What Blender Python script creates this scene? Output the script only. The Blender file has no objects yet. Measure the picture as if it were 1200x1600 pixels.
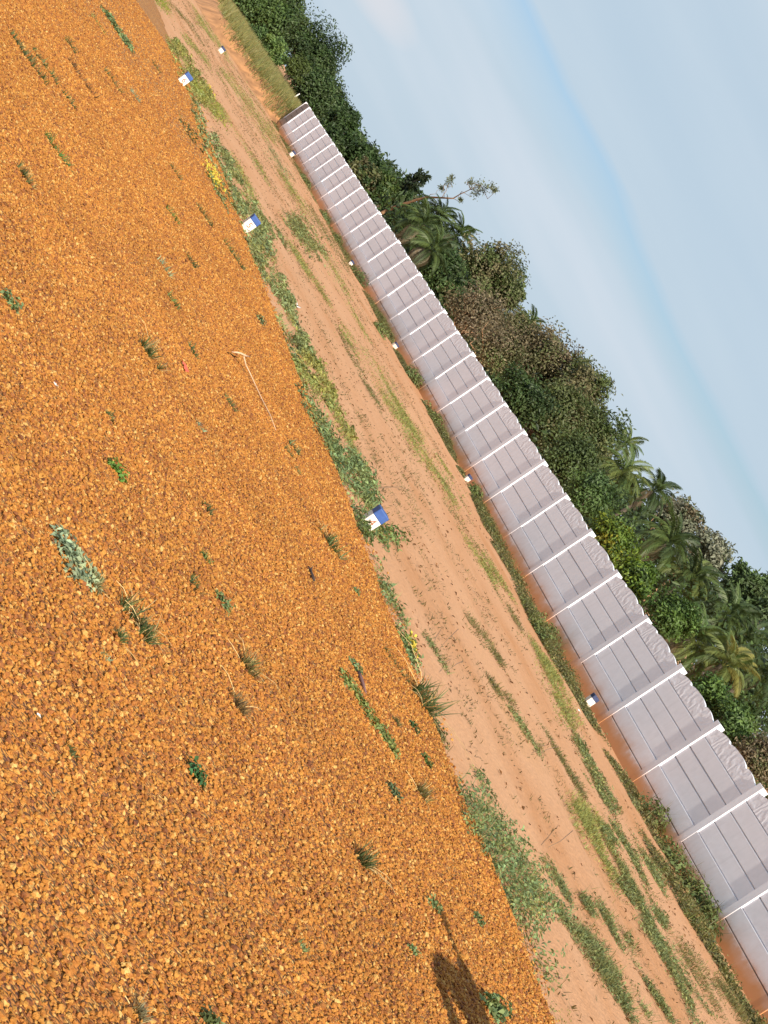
import bpy, bmesh, math, random
import numpy as np
from mathutils import Vector, Matrix

random.seed(7)
rng = np.random.default_rng(11)
S = bpy.context.scene
COL = S.collection
rad = math.radians

# ------------------------------------------------------------------ camera
# world frame: Y runs along the boundary wall, X across the plot towards it, Z up
F_PX, PITCH, ROLL, YAW, CAM_H = 3013.0, rad(5.104), rad(34.33), rad(22.604), 2.0
fwd = np.array([math.sin(YAW) * math.cos(PITCH), math.cos(YAW) * math.cos(PITCH), -math.sin(PITCH)])
lrt = np.array([math.cos(YAW), -math.sin(YAW), 0.0])
lup = np.cross(lrt, fwd)
cx = math.sin(ROLL) * lrt + math.cos(ROLL) * lup
cy = -math.cos(ROLL) * lrt + math.sin(ROLL) * lup
cam = bpy.data.cameras.new('camera')
cam.sensor_fit = 'VERTICAL'
cam.sensor_height = 36.0
cam.lens = F_PX / 1600.0 * 36.0
cam.clip_start = 0.1
cam.clip_end = 3000
camo = bpy.data.objects.new('camera', cam)
COL.objects.link(camo)
M = Matrix.Identity(4)
for i in range(3):
    M[i][0], M[i][1], M[i][2] = cx[i], cy[i], -fwd[i]
M[2][3] = CAM_H
camo.matrix_world = M
S.camera = camo
CAM = np.array([0, 0, CAM_H])


def ray(px, py):
    """view direction through a pixel of the 1200x1600 photograph (used only to survey positions)"""
    return fwd * F_PX + cx * (px - 600) - cy * (py - 800)


def ground(px, py, z=0.0):
    d = ray(px, py)
    t = (z - CAM_H) / d[2]
    return CAM + d * t


def at_lat(px, py, x):
    d = ray(px, py)
    return CAM + d * (x / d[0])


# ------------------------------------------------------------------ light
SUN_AZ, SUN_EL = rad(183.5), rad(27)
sdir = Vector((math.sin(SUN_AZ) * math.cos(SUN_EL), math.cos(SUN_AZ) * math.cos(SUN_EL), math.sin(SUN_EL)))
sl = bpy.data.lights.new('sun', 'SUN')
sl.energy = 4.7
sl.angle = rad(0.53)
sl.color = (1.0, 0.9, 0.76)
so = bpy.data.objects.new('sun', sl)
COL.objects.link(so)
so.rotation_euler = sdir.to_track_quat('Z', 'Y').to_euler()
so.location = (30, -20, 30)

W = bpy.data.worlds.new('World')
S.world = W
W.use_nodes = True
nt = W.node_tree
nt.nodes.clear()


def N(t, ty, **k):
    n = t.nodes.new(ty)
    for a, b in k.items():
        if a == 'inp':
            for i, v in b.items():
                n.inputs[i].default_value = v
        else:
            setattr(n, a, b)
    return n


def ramp(t, stops, interp='LINEAR'):
    r = t.nodes.new('ShaderNodeValToRGB')
    r.color_ramp.interpolation = interp
    e = r.color_ramp.elements
    while len(e) < len(stops):
        e.new(0.5)
    for el, (p, c) in zip(e, stops):
        el.position = p
        el.color = (*c, 1) if len(c) == 3 else c
    return r


sky = N(nt, 'ShaderNodeTexSky', sky_type='NISHITA', sun_disc=False, sun_elevation=SUN_EL, sun_rotation=SUN_AZ)
sky.air_density = 1.0
sky.dust_density = 1.5
bg = N(nt, 'ShaderNodeBackground', inp={'Strength': 0.125})
wo = N(nt, 'ShaderNodeOutputWorld')
tc = N(nt, 'ShaderNodeTexCoord')
# thin cloud veil: long flat streaks, laid over the whole dome
sep = N(nt, 'ShaderNodeSeparateXYZ')
nt.links.new(tc.outputs['Generated'], sep.inputs[0])
at2 = N(nt, 'ShaderNodeMath', operation='ARCTAN2')
nt.links.new(sep.outputs['X'], at2.inputs[0])
nt.links.new(sep.outputs['Y'], at2.inputs[1])
asn = N(nt, 'ShaderNodeMath', operation='ARCSINE')
nt.links.new(sep.outputs['Z'], asn.inputs[0])
comb = N(nt, 'ShaderNodeCombineXYZ')
sx = N(nt, 'ShaderNodeMath', operation='MULTIPLY', inp={1: 2.2})
nt.links.new(at2.outputs[0], sx.inputs[0])
tilt = N(nt, 'ShaderNodeMath', operation='MULTIPLY_ADD', inp={1: 0.12})
nt.links.new(at2.outputs[0], tilt.inputs[0])
nt.links.new(asn.outputs[0], tilt.inputs[2])
sy = N(nt, 'ShaderNodeMath', operation='MULTIPLY', inp={1: 15.0})
nt.links.new(tilt.outputs[0], sy.inputs[0])
nt.links.new(sx.outputs[0], comb.inputs['X'])
nt.links.new(sy.outputs[0], comb.inputs['Y'])
cn = N(nt, 'ShaderNodeTexNoise', inp={'Scale': 1.0, 'Detail': 5.0, 'Roughness': 0.45, 'Distortion': 0.4})
nt.links.new(comb.outputs[0], cn.inputs['Vector'])
# a clear lane between two cloud banks, a few degrees above the horizon
wob = N(nt, 'ShaderNodeMath', operation='MULTIPLY_ADD', inp={1: 0.10, 2: -0.05})
nt.links.new(cn.outputs['Fac'], wob.inputs[0])
el = N(nt, 'ShaderNodeMath', operation='ADD')
nt.links.new(tilt.outputs[0], el.inputs[0])
nt.links.new(wob.outputs[0], el.inputs[1])
cr = ramp(nt, [(0.0, (0.97,) * 3), (0.110, (0.97,) * 3), (0.126, (0.55,) * 3), (0.1345, (0.30,) * 3), (0.1385, (0.95,) * 3), (0.25, (0.97,) * 3), (0.5, (0.9,) * 3), (1.0, (0.8,) * 3)])
nt.links.new(el.outputs[0], cr.inputs[0])
cn2 = N(nt, 'ShaderNodeTexNoise', inp={'Scale': 0.7, 'Detail': 4.0})
nt.links.new(comb.outputs[0], cn2.inputs['Vector'])
cc = ramp(nt, [(0.36, (2.72, 3.4, 4.02)), (0.5, (2.98, 3.6, 4.15)), (0.64, (3.7, 4.05, 4.5))])
nt.links.new(cn2.outputs['Fac'], cc.inputs[0])
mx = N(nt, 'ShaderNodeMix', data_type='RGBA')
nt.links.new(cr.outputs[0], mx.inputs[0])
dim = N(nt, 'ShaderNodeVectorMath', operation='MULTIPLY', inp={1: (0.44, 0.53, 0.66)})
nt.links.new(sky.outputs[0], dim.inputs[0])
nt.links.new(dim.outputs[0], mx.inputs[6])
nt.links.new(cc.outputs[0], mx.inputs[7])
def _gauss(src, c0, w):
    a = N(nt, 'ShaderNodeMath', operation='SUBTRACT', inp={1: c0})
    nt.links.new(src.outputs[0], a.inputs[0])
    b = N(nt, 'ShaderNodeMath', operation='DIVIDE', inp={1: w})
    nt.links.new(a.outputs[0], b.inputs[0])
    q = N(nt, 'ShaderNodeMath', operation='MULTIPLY')
    nt.links.new(b.outputs[0], q.inputs[0])
    nt.links.new(b.outputs[0], q.inputs[1])
    return q


_cd = ray(585, -12)
_cd = _cd / np.linalg.norm(_cd)
g1 = _gauss(at2, math.atan2(_cd[0], _cd[1]), 0.035)
g2 = _gauss(asn, math.asin(_cd[2]), 0.013)
gs = N(nt, 'ShaderNodeMath', operation='ADD')
nt.links.new(g1.outputs[0], gs.inputs[0])
nt.links.new(g2.outputs[0], gs.inputs[1])
gs2 = N(nt, 'ShaderNodeMath', operation='MULTIPLY_ADD', inp={1: 2.6})
nt.links.new(cn.outputs['Fac'], gs2.inputs[0])
nt.links.new(gs.outputs[0], gs2.inputs[2])
cr3 = ramp(nt, [(0.3, (0.75,) * 3), (0.95, (0.0,) * 3)])
gs3 = N(nt, 'ShaderNodeMath', operation='MULTIPLY', inp={1: 0.42})
nt.links.new(gs2.outputs[0], gs3.inputs[0])
nt.links.new(gs3.outputs[0], cr3.inputs[0])
mx3 = N(nt, 'ShaderNodeMix', data_type='RGBA', inp={7: (4.4, 4.15, 4.25, 1)})
nt.links.new(cr3.outputs[0], mx3.inputs[0])
nt.links.new(mx.outputs[2], mx3.inputs[6])
nt.links.new(mx3.outputs[2], bg.inputs['Color'])
nt.links.new(bg.outputs[0], wo.inputs[0])

S.render.engine = 'CYCLES'
S.view_settings.view_transform = 'Standard'
S.view_settings.look = 'None'
S.view_settings.gamma = 1.0
S.view_settings.exposure = 0.58
S.view_settings.use_curve_mapping = False
S.cycles.max_bounces = 5
S.cycles.diffuse_bounces = 3


# ------------------------------------------------------------------ helpers
def tag(o, label=None, cat=None, group=None, kind=None):
    if label:
        o['label'] = label
    if cat:
        o['category'] = cat
    if group:
        o['group'] = group
    if kind:
        o['kind'] = kind
    return o


def link(name, data, parent=None, mat=None):
    o = bpy.data.objects.new(name, data)
    COL.objects.link(o)
    if parent:
        o.parent = parent
    if mat and data and not data.materials:
        data.materials.append(mat)
    return o


def empty(name, loc=(0, 0, 0), rz=0):
    o = bpy.data.objects.new(name, None)
    o.empty_display_size = 0.2
    o.location = loc
    o.rotation_euler = (0, 0, rz)
    COL.objects.link(o)
    return o


def npmesh(name, v, f, col=None, smooth=False, mat=None):
    """mesh from numpy arrays; f is (n,3) or (n,4)"""
    v = np.asarray(v, np.float32)
    f = np.asarray(f, np.int32)
    me = bpy.data.meshes.new(name)
    n, k = f.shape
    me.vertices.add(len(v))
    me.vertices.foreach_set('co', v.ravel())
    me.loops.add(n * k)
    me.loops.foreach_set('vertex_index', f.ravel())
    me.polygons.add(n)
    me.polygons.foreach_set('loop_start', np.arange(0, n * k, k, dtype=np.int32))
    me.polygons.foreach_set('loop_total', np.full(n, k, np.int32))
    if smooth:
        me.polygons.foreach_set('use_smooth', np.ones(n, bool))
    if col is not None:
        a = me.attributes.new('col', 'FLOAT_COLOR', 'POINT')
        c = np.ones((len(v), 4), np.float32)
        c[:, :3] = col
        a.data.foreach_set('color', c.ravel())
    me.update(calc_edges=True)
    me.validate()
    if mat:
        me.materials.append(mat)
    return me


class MB:
    """collects geometry in python lists"""

    def __init__(s):
        s.v, s.f = [], []

    def add(s, v, f):
        b = len(s.v)
        s.v += [tuple(x) for x in v]
        s.f += [tuple(i + b for i in q) for q in f]

    def box(s, x0, x1, y0, y1, z0, z1):
        s.add([(x0, y0, z0), (x1, y0, z0), (x1, y1, z0), (x0, y1, z0), (x0, y0, z1), (x1, y0, z1), (x1, y1, z1), (x0, y1, z1)],
              [(3, 2, 1, 0), (4, 5, 6, 7), (0, 1, 5, 4), (1, 2, 6, 5), (2, 3, 7, 6), (3, 0, 4, 7)])

    def tube(s, pts, rads, n=5):
        pts = [Vector(p) for p in pts]
        rings = []
        b = len(s.v)
        for i, p in enumerate(pts):
            t = (pts[min(i + 1, len(pts) - 1)] - pts[max(i - 1, 0)]).normalized()
            a = t.cross(Vector((0.31, 0.22, 0.92)))
            if a.length < 1e-3:
                a = t.cross(Vector((1, 0, 0)))
            a.normalize()
            c = t.cross(a)
            for k in range(n):
                q = 2 * math.pi * k / n
                s.v.append(tuple(p + (a * math.cos(q) + c * math.sin(q)) * rads[i]))
        for i in range(len(pts) - 1):
            for k in range(n):
                s.f.append((b + i * n + k, b + i * n + (k + 1) % n, b + (i + 1) * n + (k + 1) % n, b + (i + 1) * n + k))
        s.f.append(tuple(b + k for k in range(n))[::-1])
        s.f.append(tuple(b + (len(pts) - 1) * n + k for k in range(n)))

    def mesh(s, name, mat=None, smooth=False):
        me = bpy.data.meshes.new(name)
        me.from_pydata(s.v, [], s.f)
        if smooth:
            me.polygons.foreach_set('use_smooth', np.ones(len(me.polygons), bool))
        me.update()
        if mat:
            me.materials.append(mat)
        return me

    def build(s, name, mat, parent=None, smooth=False):
        return link(name, s.mesh(name, mat, smooth), parent)


def bevelled(mb, name, mat, w=0.006, seg=1):
    me = mb.mesh(name, mat)
    bm = bmesh.new()
    bm.from_mesh(me)
    bmesh.ops.bevel(bm, geom=bm.edges[:], offset=w, segments=seg, affect='EDGES', profile=0.5)
    bm.to_mesh(me)
    bm.free()
    return me


# ------------------------------------------------------------------ materials
def newmat(name):
    m = bpy.data.materials.new(name)
    m.use_nodes = True
    t = m.node_tree
    return m, t, t.nodes['Principled BSDF']


def plain(name, col, rough=0.7, var=0.12, scale=8.0, bump=0.0):
    m, t, p = newmat(name)
    g = N(t, 'ShaderNodeNewGeometry')
    n = N(t, 'ShaderNodeTexNoise', inp={'Scale': scale, 'Detail': 5.0})
    t.links.new(g.outputs['Position'], n.inputs['Vector'])
    r = ramp(t, [(0.3, tuple(c * (1 - var) for c in col)), (0.7, tuple(min(1, c * (1 + var)) for c in col))])
    t.links.new(n.outputs['Fac'], r.inputs[0])
    t.links.new(r.outputs[0], p.inputs['Base Color'])
    p.inputs['Roughness'].default_value = rough
    if bump:
        b = N(t, 'ShaderNodeBump', inp={'Strength': bump, 'Distance': 0.02})
        t.links.new(n.outputs['Fac'], b.inputs['Height'])
        t.links.new(b.outputs[0], p.inputs['Normal'])
    return m


def leafmat(name, trans=0.3, rough=0.5):
    m, t, p = newmat(name)
    a = N(t, 'ShaderNodeAttribute', attribute_name='col')
    t.links.new(a.outputs['Color'], p.inputs['Base Color'])
    p.inputs['Roughness'].default_value = rough
    p.inputs['Specular IOR Level'].default_value = 0.35
    tr = N(t, 'ShaderNodeBsdfTranslucent')
    hs = N(t, 'ShaderNodeHueSaturation', inp={'Hue': 0.485, 'Saturation': 1.15, 'Value': 1.3})
    t.links.new(a.outputs['Color'], hs.inputs['Color'])
    t.links.new(hs.outputs[0], tr.inputs['Color'])
    mixs = N(t, 'ShaderNodeMixShader', inp={0: trans})
    t.links.new(p.outputs[0], mixs.inputs[1])
    t.links.new(tr.outputs[0], mixs.inputs[2])
    t.links.new(mixs.outputs[0], t.nodes['Material Output'].inputs['Surface'])
    return m


LEAF = leafmat('leaf')
GRASS = leafmat('grass_blade', 0.35, 0.6)
DRY = leafmat('dry_leaf', 0.1, 0.8)

PAL = [(0.0, (0.15, 0.052, 0.021)), (0.10, (0.26, 0.091, 0.025)), (0.36, (0.355, 0.136, 0.026)), (0.64, (0.395, 0.160, 0.028)), (0.90, (0.455, 0.215, 0.042)),
       (1.0, (0.56, 0.34, 0.11))]


def stone_material():
    m, t, p = newmat('orange_stone')
    oi = N(t, 'ShaderNodeObjectInfo')
    r = ramp(t, PAL)
    t.links.new(oi.outputs['Random'], r.inputs[0])
    g = N(t, 'ShaderNodeNewGeometry')
    n = N(t, 'ShaderNodeTexNoise', inp={'Scale': 0.9, 'Detail': 4.0})
    t.links.new(g.outputs['Position'], n.inputs['Vector'])
    n2 = N(t, 'ShaderNodeTexNoise', inp={'Scale': 160.0, 'Detail': 3.0})
    t.links.new(g.outputs['Position'], n2.inputs['Vector'])
    mp = N(t, 'ShaderNodeMapRange', inp={1: 0.3, 2: 0.7, 3: 0.88, 4: 1.10})
    t.links.new(n.outputs['Fac'], mp.inputs[0])
    mp2 = N(t, 'ShaderNodeMapRange', inp={1: 0.3, 2: 0.7, 3: 0.75, 4: 1.25})
    t.links.new(n2.outputs['Fac'], mp2.inputs[0])
    mu = N(t, 'ShaderNodeMath', operation='MULTIPLY')
    t.links.new(mp.outputs[0], mu.inputs[0])
    t.links.new(mp2.outputs[0], mu.inputs[1])
    vm = N(t, 'ShaderNodeVectorMath', operation='SCALE')
    t.links.new(r.outputs[0], vm.inputs[0])
    t.links.new(mu.outputs[0], vm.inputs['Scale'])
    t.links.new(vm.outputs[0], p.inputs['Base Color'])
    p.inputs['Roughness'].default_value = 0.75
    p.inputs['Specular IOR Level'].default_value = 0.3
    return m


STONE = stone_material()


def bed_material():
    """the same stones, where they are too far away to be told apart"""
    m, t, p = newmat('gravel_bed')
    g = N(t, 'ShaderNodeNewGeometry')
    v = N(t, 'ShaderNodeTexVoronoi', inp={'Scale': 55.0, 'Randomness': 1.0})
    t.links.new(g.outputs['Position'], v.inputs['Vector'])
    s = N(t, 'ShaderNodeSeparateColor')
    t.links.new(v.outputs['Color'], s.inputs[0])
    r = ramp(t, PAL)
    t.links.new(s.outputs[0], r.inputs[0])
    n = N(t, 'ShaderNodeTexNoise', inp={'Scale': 0.9, 'Detail': 4.0})
    t.links.new(g.outputs['Position'], n.inputs['Vector'])
    mp = N(t, 'ShaderNodeMapRange', inp={1: 0.3, 2: 0.7, 3: 1.02, 4: 1.16})
    t.links.new(n.outputs['Fac'], mp.inputs[0])
    vm = N(t, 'ShaderNodeVectorMath', operation='SCALE')
    t.links.new(r.outputs[0], vm.inputs[0])
    t.links.new(mp.outputs[0], vm.inputs['Scale'])
    t.links.new(vm.outputs[0], p.inputs['Base Color'])
    b = N(t, 'ShaderNodeBump', inp={'Strength': 1.0, 'Distance': 0.018})
    b.invert = True
    t.links.new(v.outputs['Distance'], b.inputs['Height'])
    t.links.new(b.outputs[0], p.inputs['Normal'])
    p.inputs['Roughness'].default_value = 0.8
    return m


def sand_material():
    m, t, p = newmat('pink_sand')
    g = N(t, 'ShaderNodeNewGeometry')
    mpg = N(t, 'ShaderNodeMapping')
    mpg.inputs['Scale'].default_value = (1.0, 0.22, 1.0)
    t.links.new(g.outputs['Position'], mpg.inputs['Vector'])
    n = N(t, 'ShaderNodeTexNoise', inp={'Scale': 0.8, 'Detail': 6.0, 'Roughness': 0.6})
    t.links.new(mpg.outputs[0], n.inputs['Vector'])
    r = ramp(t, [(0.25, (0.50, 0.23, 0.095)), (0.45, (0.565, 0.292, 0.148)), (0.6, (0.60, 0.325, 0.175)), (0.78, (0.575, 0.30, 0.138))])
    t.links.new(n.outputs['Fac'], r.inputs[0])
    n2 = N(t, 'ShaderNodeTexNoise', inp={'Scale': 30.0, 'Detail': 4.0})
    t.links.new(g.outputs['Position'], n2.inputs['Vector'])
    r2 = ramp(t, [(0.3, (0.86,) * 3), (0.65, (1.05,) * 3)])
    t.links.new(n2.outputs['Fac'], r2.inputs[0])
    # dark crumbs strewn along the tyre tracks
    mp3 = N(t, 'ShaderNodeMapping')
    mp3.inputs['Scale'].default_value = (7.0, 2.2, 1.0)
    t.links.new(g.outputs['Position'], mp3.inputs['Vector'])
    n3 = N(t, 'ShaderNodeTexNoise', inp={'Scale': 1.6, 'Detail': 5.0, 'Roughness': 0.65})
    t.links.new(mp3.outputs[0], n3.inputs['Vector'])
    mp4 = N(t, 'ShaderNodeMapping')
    mp4.inputs['Scale'].default_value = (1.1, 0.05, 1.0)
    t.links.new(g.outputs['Position'], mp4.inputs['Vector'])
    n4 = N(t, 'ShaderNodeTexNoise', inp={'Scale': 1.0, 'Detail': 3.0})
    t.links.new(mp4.outputs[0], n4.inputs['Vector'])
    ad = N(t, 'ShaderNodeMath', operation='MULTIPLY_ADD', inp={1: 0.45})
    t.links.new(n4.outputs['Fac'], ad.inputs[0])
    t.links.new(n3.outputs['Fac'], ad.inputs[2])
    r3 = ramp(t, [(0.86, (0, 0, 0)), (0.93, (0.6,) * 3)])
    t.links.new(ad.outputs[0], r3.inputs[0])
    mul = N(t, 'ShaderNodeMix', data_type='RGBA', blend_type='MULTIPLY', inp={0: 1.0})
    t.links.new(r.outputs[0], mul.inputs[6])
    t.links.new(r2.outputs[0], mul.inputs[7])
    mx = N(t, 'ShaderNodeMix', data_type='RGBA', inp={7: (0.25, 0.15, 0.05, 1)})
    t.links.new(r3.outputs[0], mx.inputs[0])
    t.links.new(mul.outputs[2], mx.inputs[6])
    t.links.new(mx.outputs[2], p.inputs['Base Color'])
    p.inputs['Roughness'].default_value = 0.9
    p.inputs['Specular IOR Level'].default_value = 0.15
    b = N(t, 'ShaderNodeBump', inp={'Strength': 0.5, 'Distance': 0.02})
    t.links.new(n2.outputs['Fac'], b.inputs['Height'])
    b2 = N(t, 'ShaderNodeBump', inp={'Strength': 0.5, 'Distance': 0.06})
    t.links.new(n3.outputs['Fac'], b2.inputs['Height'])
    t.links.new(b.outputs[0], b2.inputs['Normal'])
    t.links.new(b2.outputs[0], p.inputs['Normal'])
    return m


def paint_material(name, col, dirt=True, lift=0.0):
    """matt white paint with red earth splashed up from the ground"""
    m, t, p = newmat(name)
    g = N(t, 'ShaderNodeNewGeometry')
    s = N(t, 'ShaderNodeSeparateXYZ')
    t.links.new(g.outputs['Position'], s.inputs[0])
    n = N(t, 'ShaderNodeTexNoise', inp={'Scale': 2.3, 'Detail': 8.0, 'Roughness': 0.68})
    t.links.new(g.outputs['Position'], n.inputs['Vector'])
    n2 = N(t, 'ShaderNodeTexNoise', inp={'Scale': 9.0, 'Detail': 6.0})
    t.links.new(g.outputs['Position'], n2.inputs['Vector'])
    r = ramp(t, [(0.3, tuple(c * 0.94 for c in col)), (0.7, col)])
    t.links.new(n2.outputs['Fac'], r.inputs[0])
    oi = N(t, 'ShaderNodeObjectInfo')
    mo = N(t, 'ShaderNodeMapRange', inp={1: 0.0, 2: 1.0, 3: 0.975, 4: 1.03})
    t.links.new(oi.outputs['Random'], mo.inputs[0])
    ms = N(t, 'ShaderNodeMapping')
    ms.inputs['Scale'].default_value = (6.0, 9.0, 0.7)
    t.links.new(g.outputs['Position'], ms.inputs['Vector'])
    n5 = N(t, 'ShaderNodeTexNoise', inp={'Scale': 1.0, 'Detail': 5.0, 'Roughness': 0.6})
    t.links.new(ms.outputs[0], n5.inputs['Vector'])
    m5 = N(t, 'ShaderNodeMapRange', inp={1: 0.55, 2: 0.8, 3: 1.0, 4: 0.91})
    t.links.new(n5.outputs['Fac'], m5.inputs[0])
    mm = N(t, 'ShaderNodeMath', operation='MULTIPLY')
    t.links.new(mo.outputs[0], mm.inputs[0])
    t.links.new(m5.outputs[0], mm.inputs[1])
    vs = N(t, 'ShaderNodeVectorMath', operation='SCALE')
    t.links.new(r.outputs[0], vs.inputs[0])
    t.links.new(mm.outputs[0], vs.inputs['Scale'])
    a = N(t, 'ShaderNodeMath', operation='MULTIPLY_ADD', inp={1: 0.40})
    t.links.new(n.outputs['Fac'], a.inputs[0])
    zl = N(t, 'ShaderNodeMath', operation='ADD', inp={1: lift})
    t.links.new(s.outputs['Z'], zl.inputs[0])
    t.links.new(zl.outputs[0], a.inputs[2])
    rr = ramp(t, [(0.30, (0.95,) * 3), (0.41, (0.8,) * 3), (0.475, (0.45,) * 3), (0.56, (0.22,) * 3), (0.7, (0.07,) * 3), (0.9, (0, 0, 0))])
    t.links.new(a.outputs[0], rr.inputs[0])
    mx = N(t, 'ShaderNodeMix', data_type='RGBA', inp={7: (0.54, 0.24, 0.08, 1)})
    if dirt:
        t.links.new(rr.outputs[0], mx.inputs[0])
    else:
        mx.inputs[0].default_value = 0
    t.links.new(vs.outputs[0], mx.inputs[6])
    t.links.new(mx.outputs[2], p.inputs['Base Color'])
    p.inputs['Roughness'].default_value = 0.65
    p.inputs['Specular IOR Level'].default_value = 0.25
    b = N(t, 'ShaderNodeBump', inp={'Strength': 0.15, 'Distance': 0.01})
    t.links.new(n2.outputs['Fac'], b.inputs['Height'])
    t.links.new(b.outputs[0], p.inputs['Normal'])
    return m, t, p


PAINT, _, _ = paint_material('white_paint', (0.84, 0.845, 0.91))
CONC, _, _ = paint_material('bare_concrete', (0.27, 0.225, 0.205))
ORN, _t, _p = paint_material('moulded_panel', (0.84, 0.845, 0.91), False)
# cast scroll relief of the top panels
_g = N(_t, 'ShaderNodeTexCoord')
_w = N(_t, 'ShaderNodeTexWave', wave_type='RINGS', inp={'Scale': 1.3, 'Distortion': 14.0, 'Detail': 2.0, 'Detail Scale': 2.2})
_t.links.new(_g.outputs['Object'], _w.inputs['Vector'])
_b = N(_t, 'ShaderNodeBump', inp={'Strength': 0.22, 'Distance': 0.02})
_t.links.new(_w.outputs['Fac'], _b.inputs['Height'])
_t.links.new(_b.outputs[0], _p.inputs['Normal'])

BARK = plain('bark', (0.13, 0.095, 0.065), 0.9, 0.35, 6.0, 0.6)
PALEBARK = plain('pale_bark', (0.34, 0.2, 0.11), 0.85, 0.3, 5.0, 0.5)
PALMBARK = plain('palm_bark', (0.09, 0.07, 0.05), 0.9, 0.4, 12.0, 0.6)
WHITE, _, _ = paint_material('white_marker_paint', (0.82, 0.79, 0.73), True, 0.27)
BLUE = plain('blue_marker_paint', (0.026, 0.08, 0.28), 0.5, 0.12, 20.0, 0.1)
REDP = plain('brown_red_lettering', (0.30, 0.09, 0.045), 0.7, 0.1)
STICKM = plain('dry_wood', (0.62, 0.4, 0.24), 0.75, 0.2, 30.0, 0.2)
STRAWM = plain('straw', (0.62, 0.45, 0.2), 0.8, 0.15, 20.0)
DARKWOOD = plain('dark_wood', (0.05, 0.03, 0.025), 0.8, 0.2, 30.0)
BANK = plain('red_earth', (0.44, 0.21, 0.085), 0.95, 0.4, 1.6, 0.6)
PLASTIC = plain('red_plastic', (0.75, 0.13, 0.06), 0.4, 0.05)
WPLASTIC = plain('white_plastic', (0.8, 0.78, 0.74), 0.4, 0.05)
SKIN = plain('skin', (0.30, 0.16, 0.10), 0.5, 0.05)
SHIRT = plain('blue_shirt_cloth', (0.10, 0.16, 0.30), 0.9, 0.1)
TROUS = plain('grey_trouser_cloth', (0.09, 0.085, 0.08), 0.9, 0.1)
HAIR = plain('black_hair', (0.015, 0.012, 0.01), 0.5, 0.1)

# ------------------------------------------------------------------ ground
SAND = sand_material()
BED = bed_material()


def grid(xs, ys, zf, name, mat):
    X, Y = np.meshgrid(xs, ys)
    Z = zf(X, Y)
    v = np.stack([X.ravel(), Y.ravel(), Z.ravel()], 1)
    nx, ny = len(xs), len(ys)
    i = np.arange(nx * ny).reshape(ny, nx)
    f = np.stack([i[:-1, :-1].ravel(), i[:-1, 1:].ravel(), i[1:, 1:].ravel(), i[1:, :-1].ravel()], 1)
    return npmesh(name, v, f, smooth=True, mat=mat)


def vnoise(X, Y, seed=0):
    """cheap smooth value noise"""
    r = np.random.default_rng(seed)
    tab = r.random((64, 64))
    xi = np.floor(X).astype(int)
    yi = np.floor(Y).astype(int)
    fx = X - xi
    fy = Y - yi
    fx = fx * fx * (3 - 2 * fx)
    fy = fy * fy * (3 - 2 * fy)
    g = lambda a, b: tab[a % 64, b % 64]
    return (g(xi, yi) * (1 - fx) + g(xi + 1, yi) * fx) * (1 - fy) + (g(xi, yi + 1) * (1 - fx) + g(xi + 1, yi + 1) * fx) * fy


def nonlin(a, b, n, c):
    t = np.linspace(0, 1, n)
    return a + (b - a) * t ** c


# edge of the gravel (x as a function of y)
EY = np.array([-30, 5, 9.7, 11.0, 12.7, 15.4, 17.8, 20.1, 25.4, 33.3, 40.8, 54.3, 200])
EX = np.array([7.9, 7.65, 7.48, 7.42, 7.32, 7.2, 7.18, 7.06, 6.9, 6.9, 6.72, 6.28, 6.0])


def edge(y):
    return np.interp(y, EY, EX) + (vnoise(np.asarray(y) * 1.3, np.zeros_like(y), 3) - 0.5) * 0.12


gx = np.unique(np.concatenate([-nonlin(0, 900, 12, 2.5)[::-1], np.linspace(4, 20, 80), nonlin(20, 900, 14, 2.5)]))
gy = np.unique(np.concatenate([-nonlin(5, 600, 8, 2.0)[::-1], np.linspace(-4, 90, 240), nonlin(90, 1500, 14, 2.5)]))


def sandz(X, Y):
    m = np.clip((X - 7.4) / 1.0, 0, 1) * np.clip((17.0 - X) / 1.0, 0, 1)
    z = (vnoise(X * 2.2, Y * 0.25, 5) - 0.5) * 0.05 * m
    return z


ground_o = link('ground', grid(gx, gy, sandz, 'ground', SAND))
tag(ground_o, kind='structure')

# gravel bed: a spread layer 5 cm deep that thins out at its edge
ys = np.concatenate([np.linspace(-30, 3, 12), np.linspace(3.3, 60, 330), np.linspace(62, 200, 40)])
cols = [-60, -20, -6, -2, 0, 1, 2, 3, 4, 5, 5.6]
rows = []
for y in ys:
    e = float(edge(np.array([y]))[0])
    xs = [c for c in cols] + [e - 0.5, e - 0.22, e - 0.08, e, e + 0.02]
    zs = [0.05] * (len(cols)) + [0.05, 0.05, 0.042, 0.02, -0.05]
    rows.append([(x, y, z + (0 if i > len(cols) + 1 else 0)) for i, (x, z) in enumerate(zip(xs, zs))])
v = np.array(rows).reshape(-1, 3)
nx = len(cols) + 5
bump = (vnoise(v[:, 0] * 1.1, v[:, 1] * 1.1, 9) - 0.5) * 0.006
v[:, 2] += bump * (v[:, 2] > 0.045)
i = np.arange(len(v)).reshape(len(ys), nx)
f = np.stack([i[:-1, :-1].ravel(), i[:-1, 1:].ravel(), i[1:, 1:].ravel(), i[1:, :-1].ravel()], 1)
tag(link('gravel_road', npmesh('gravel_road', v, f, smooth=True, mat=BED)), kind='structure')

# loose crushed stones on the bed, one instance each
def in_poly(P, poly):
    x, y = P[:, 0], P[:, 1]
    c = np.zeros(len(P), bool)
    n = len(poly)
    for a in range(n):
        x1, y1 = poly[a]
        x2, y2 = poly[a - 1]
        k = ((y1 > y) != (y2 > y)) & (x < (x2 - x1) * (y - y1) / (y2 - y1 + 1e-12) + x1)
        c ^= k
    return c


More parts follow.
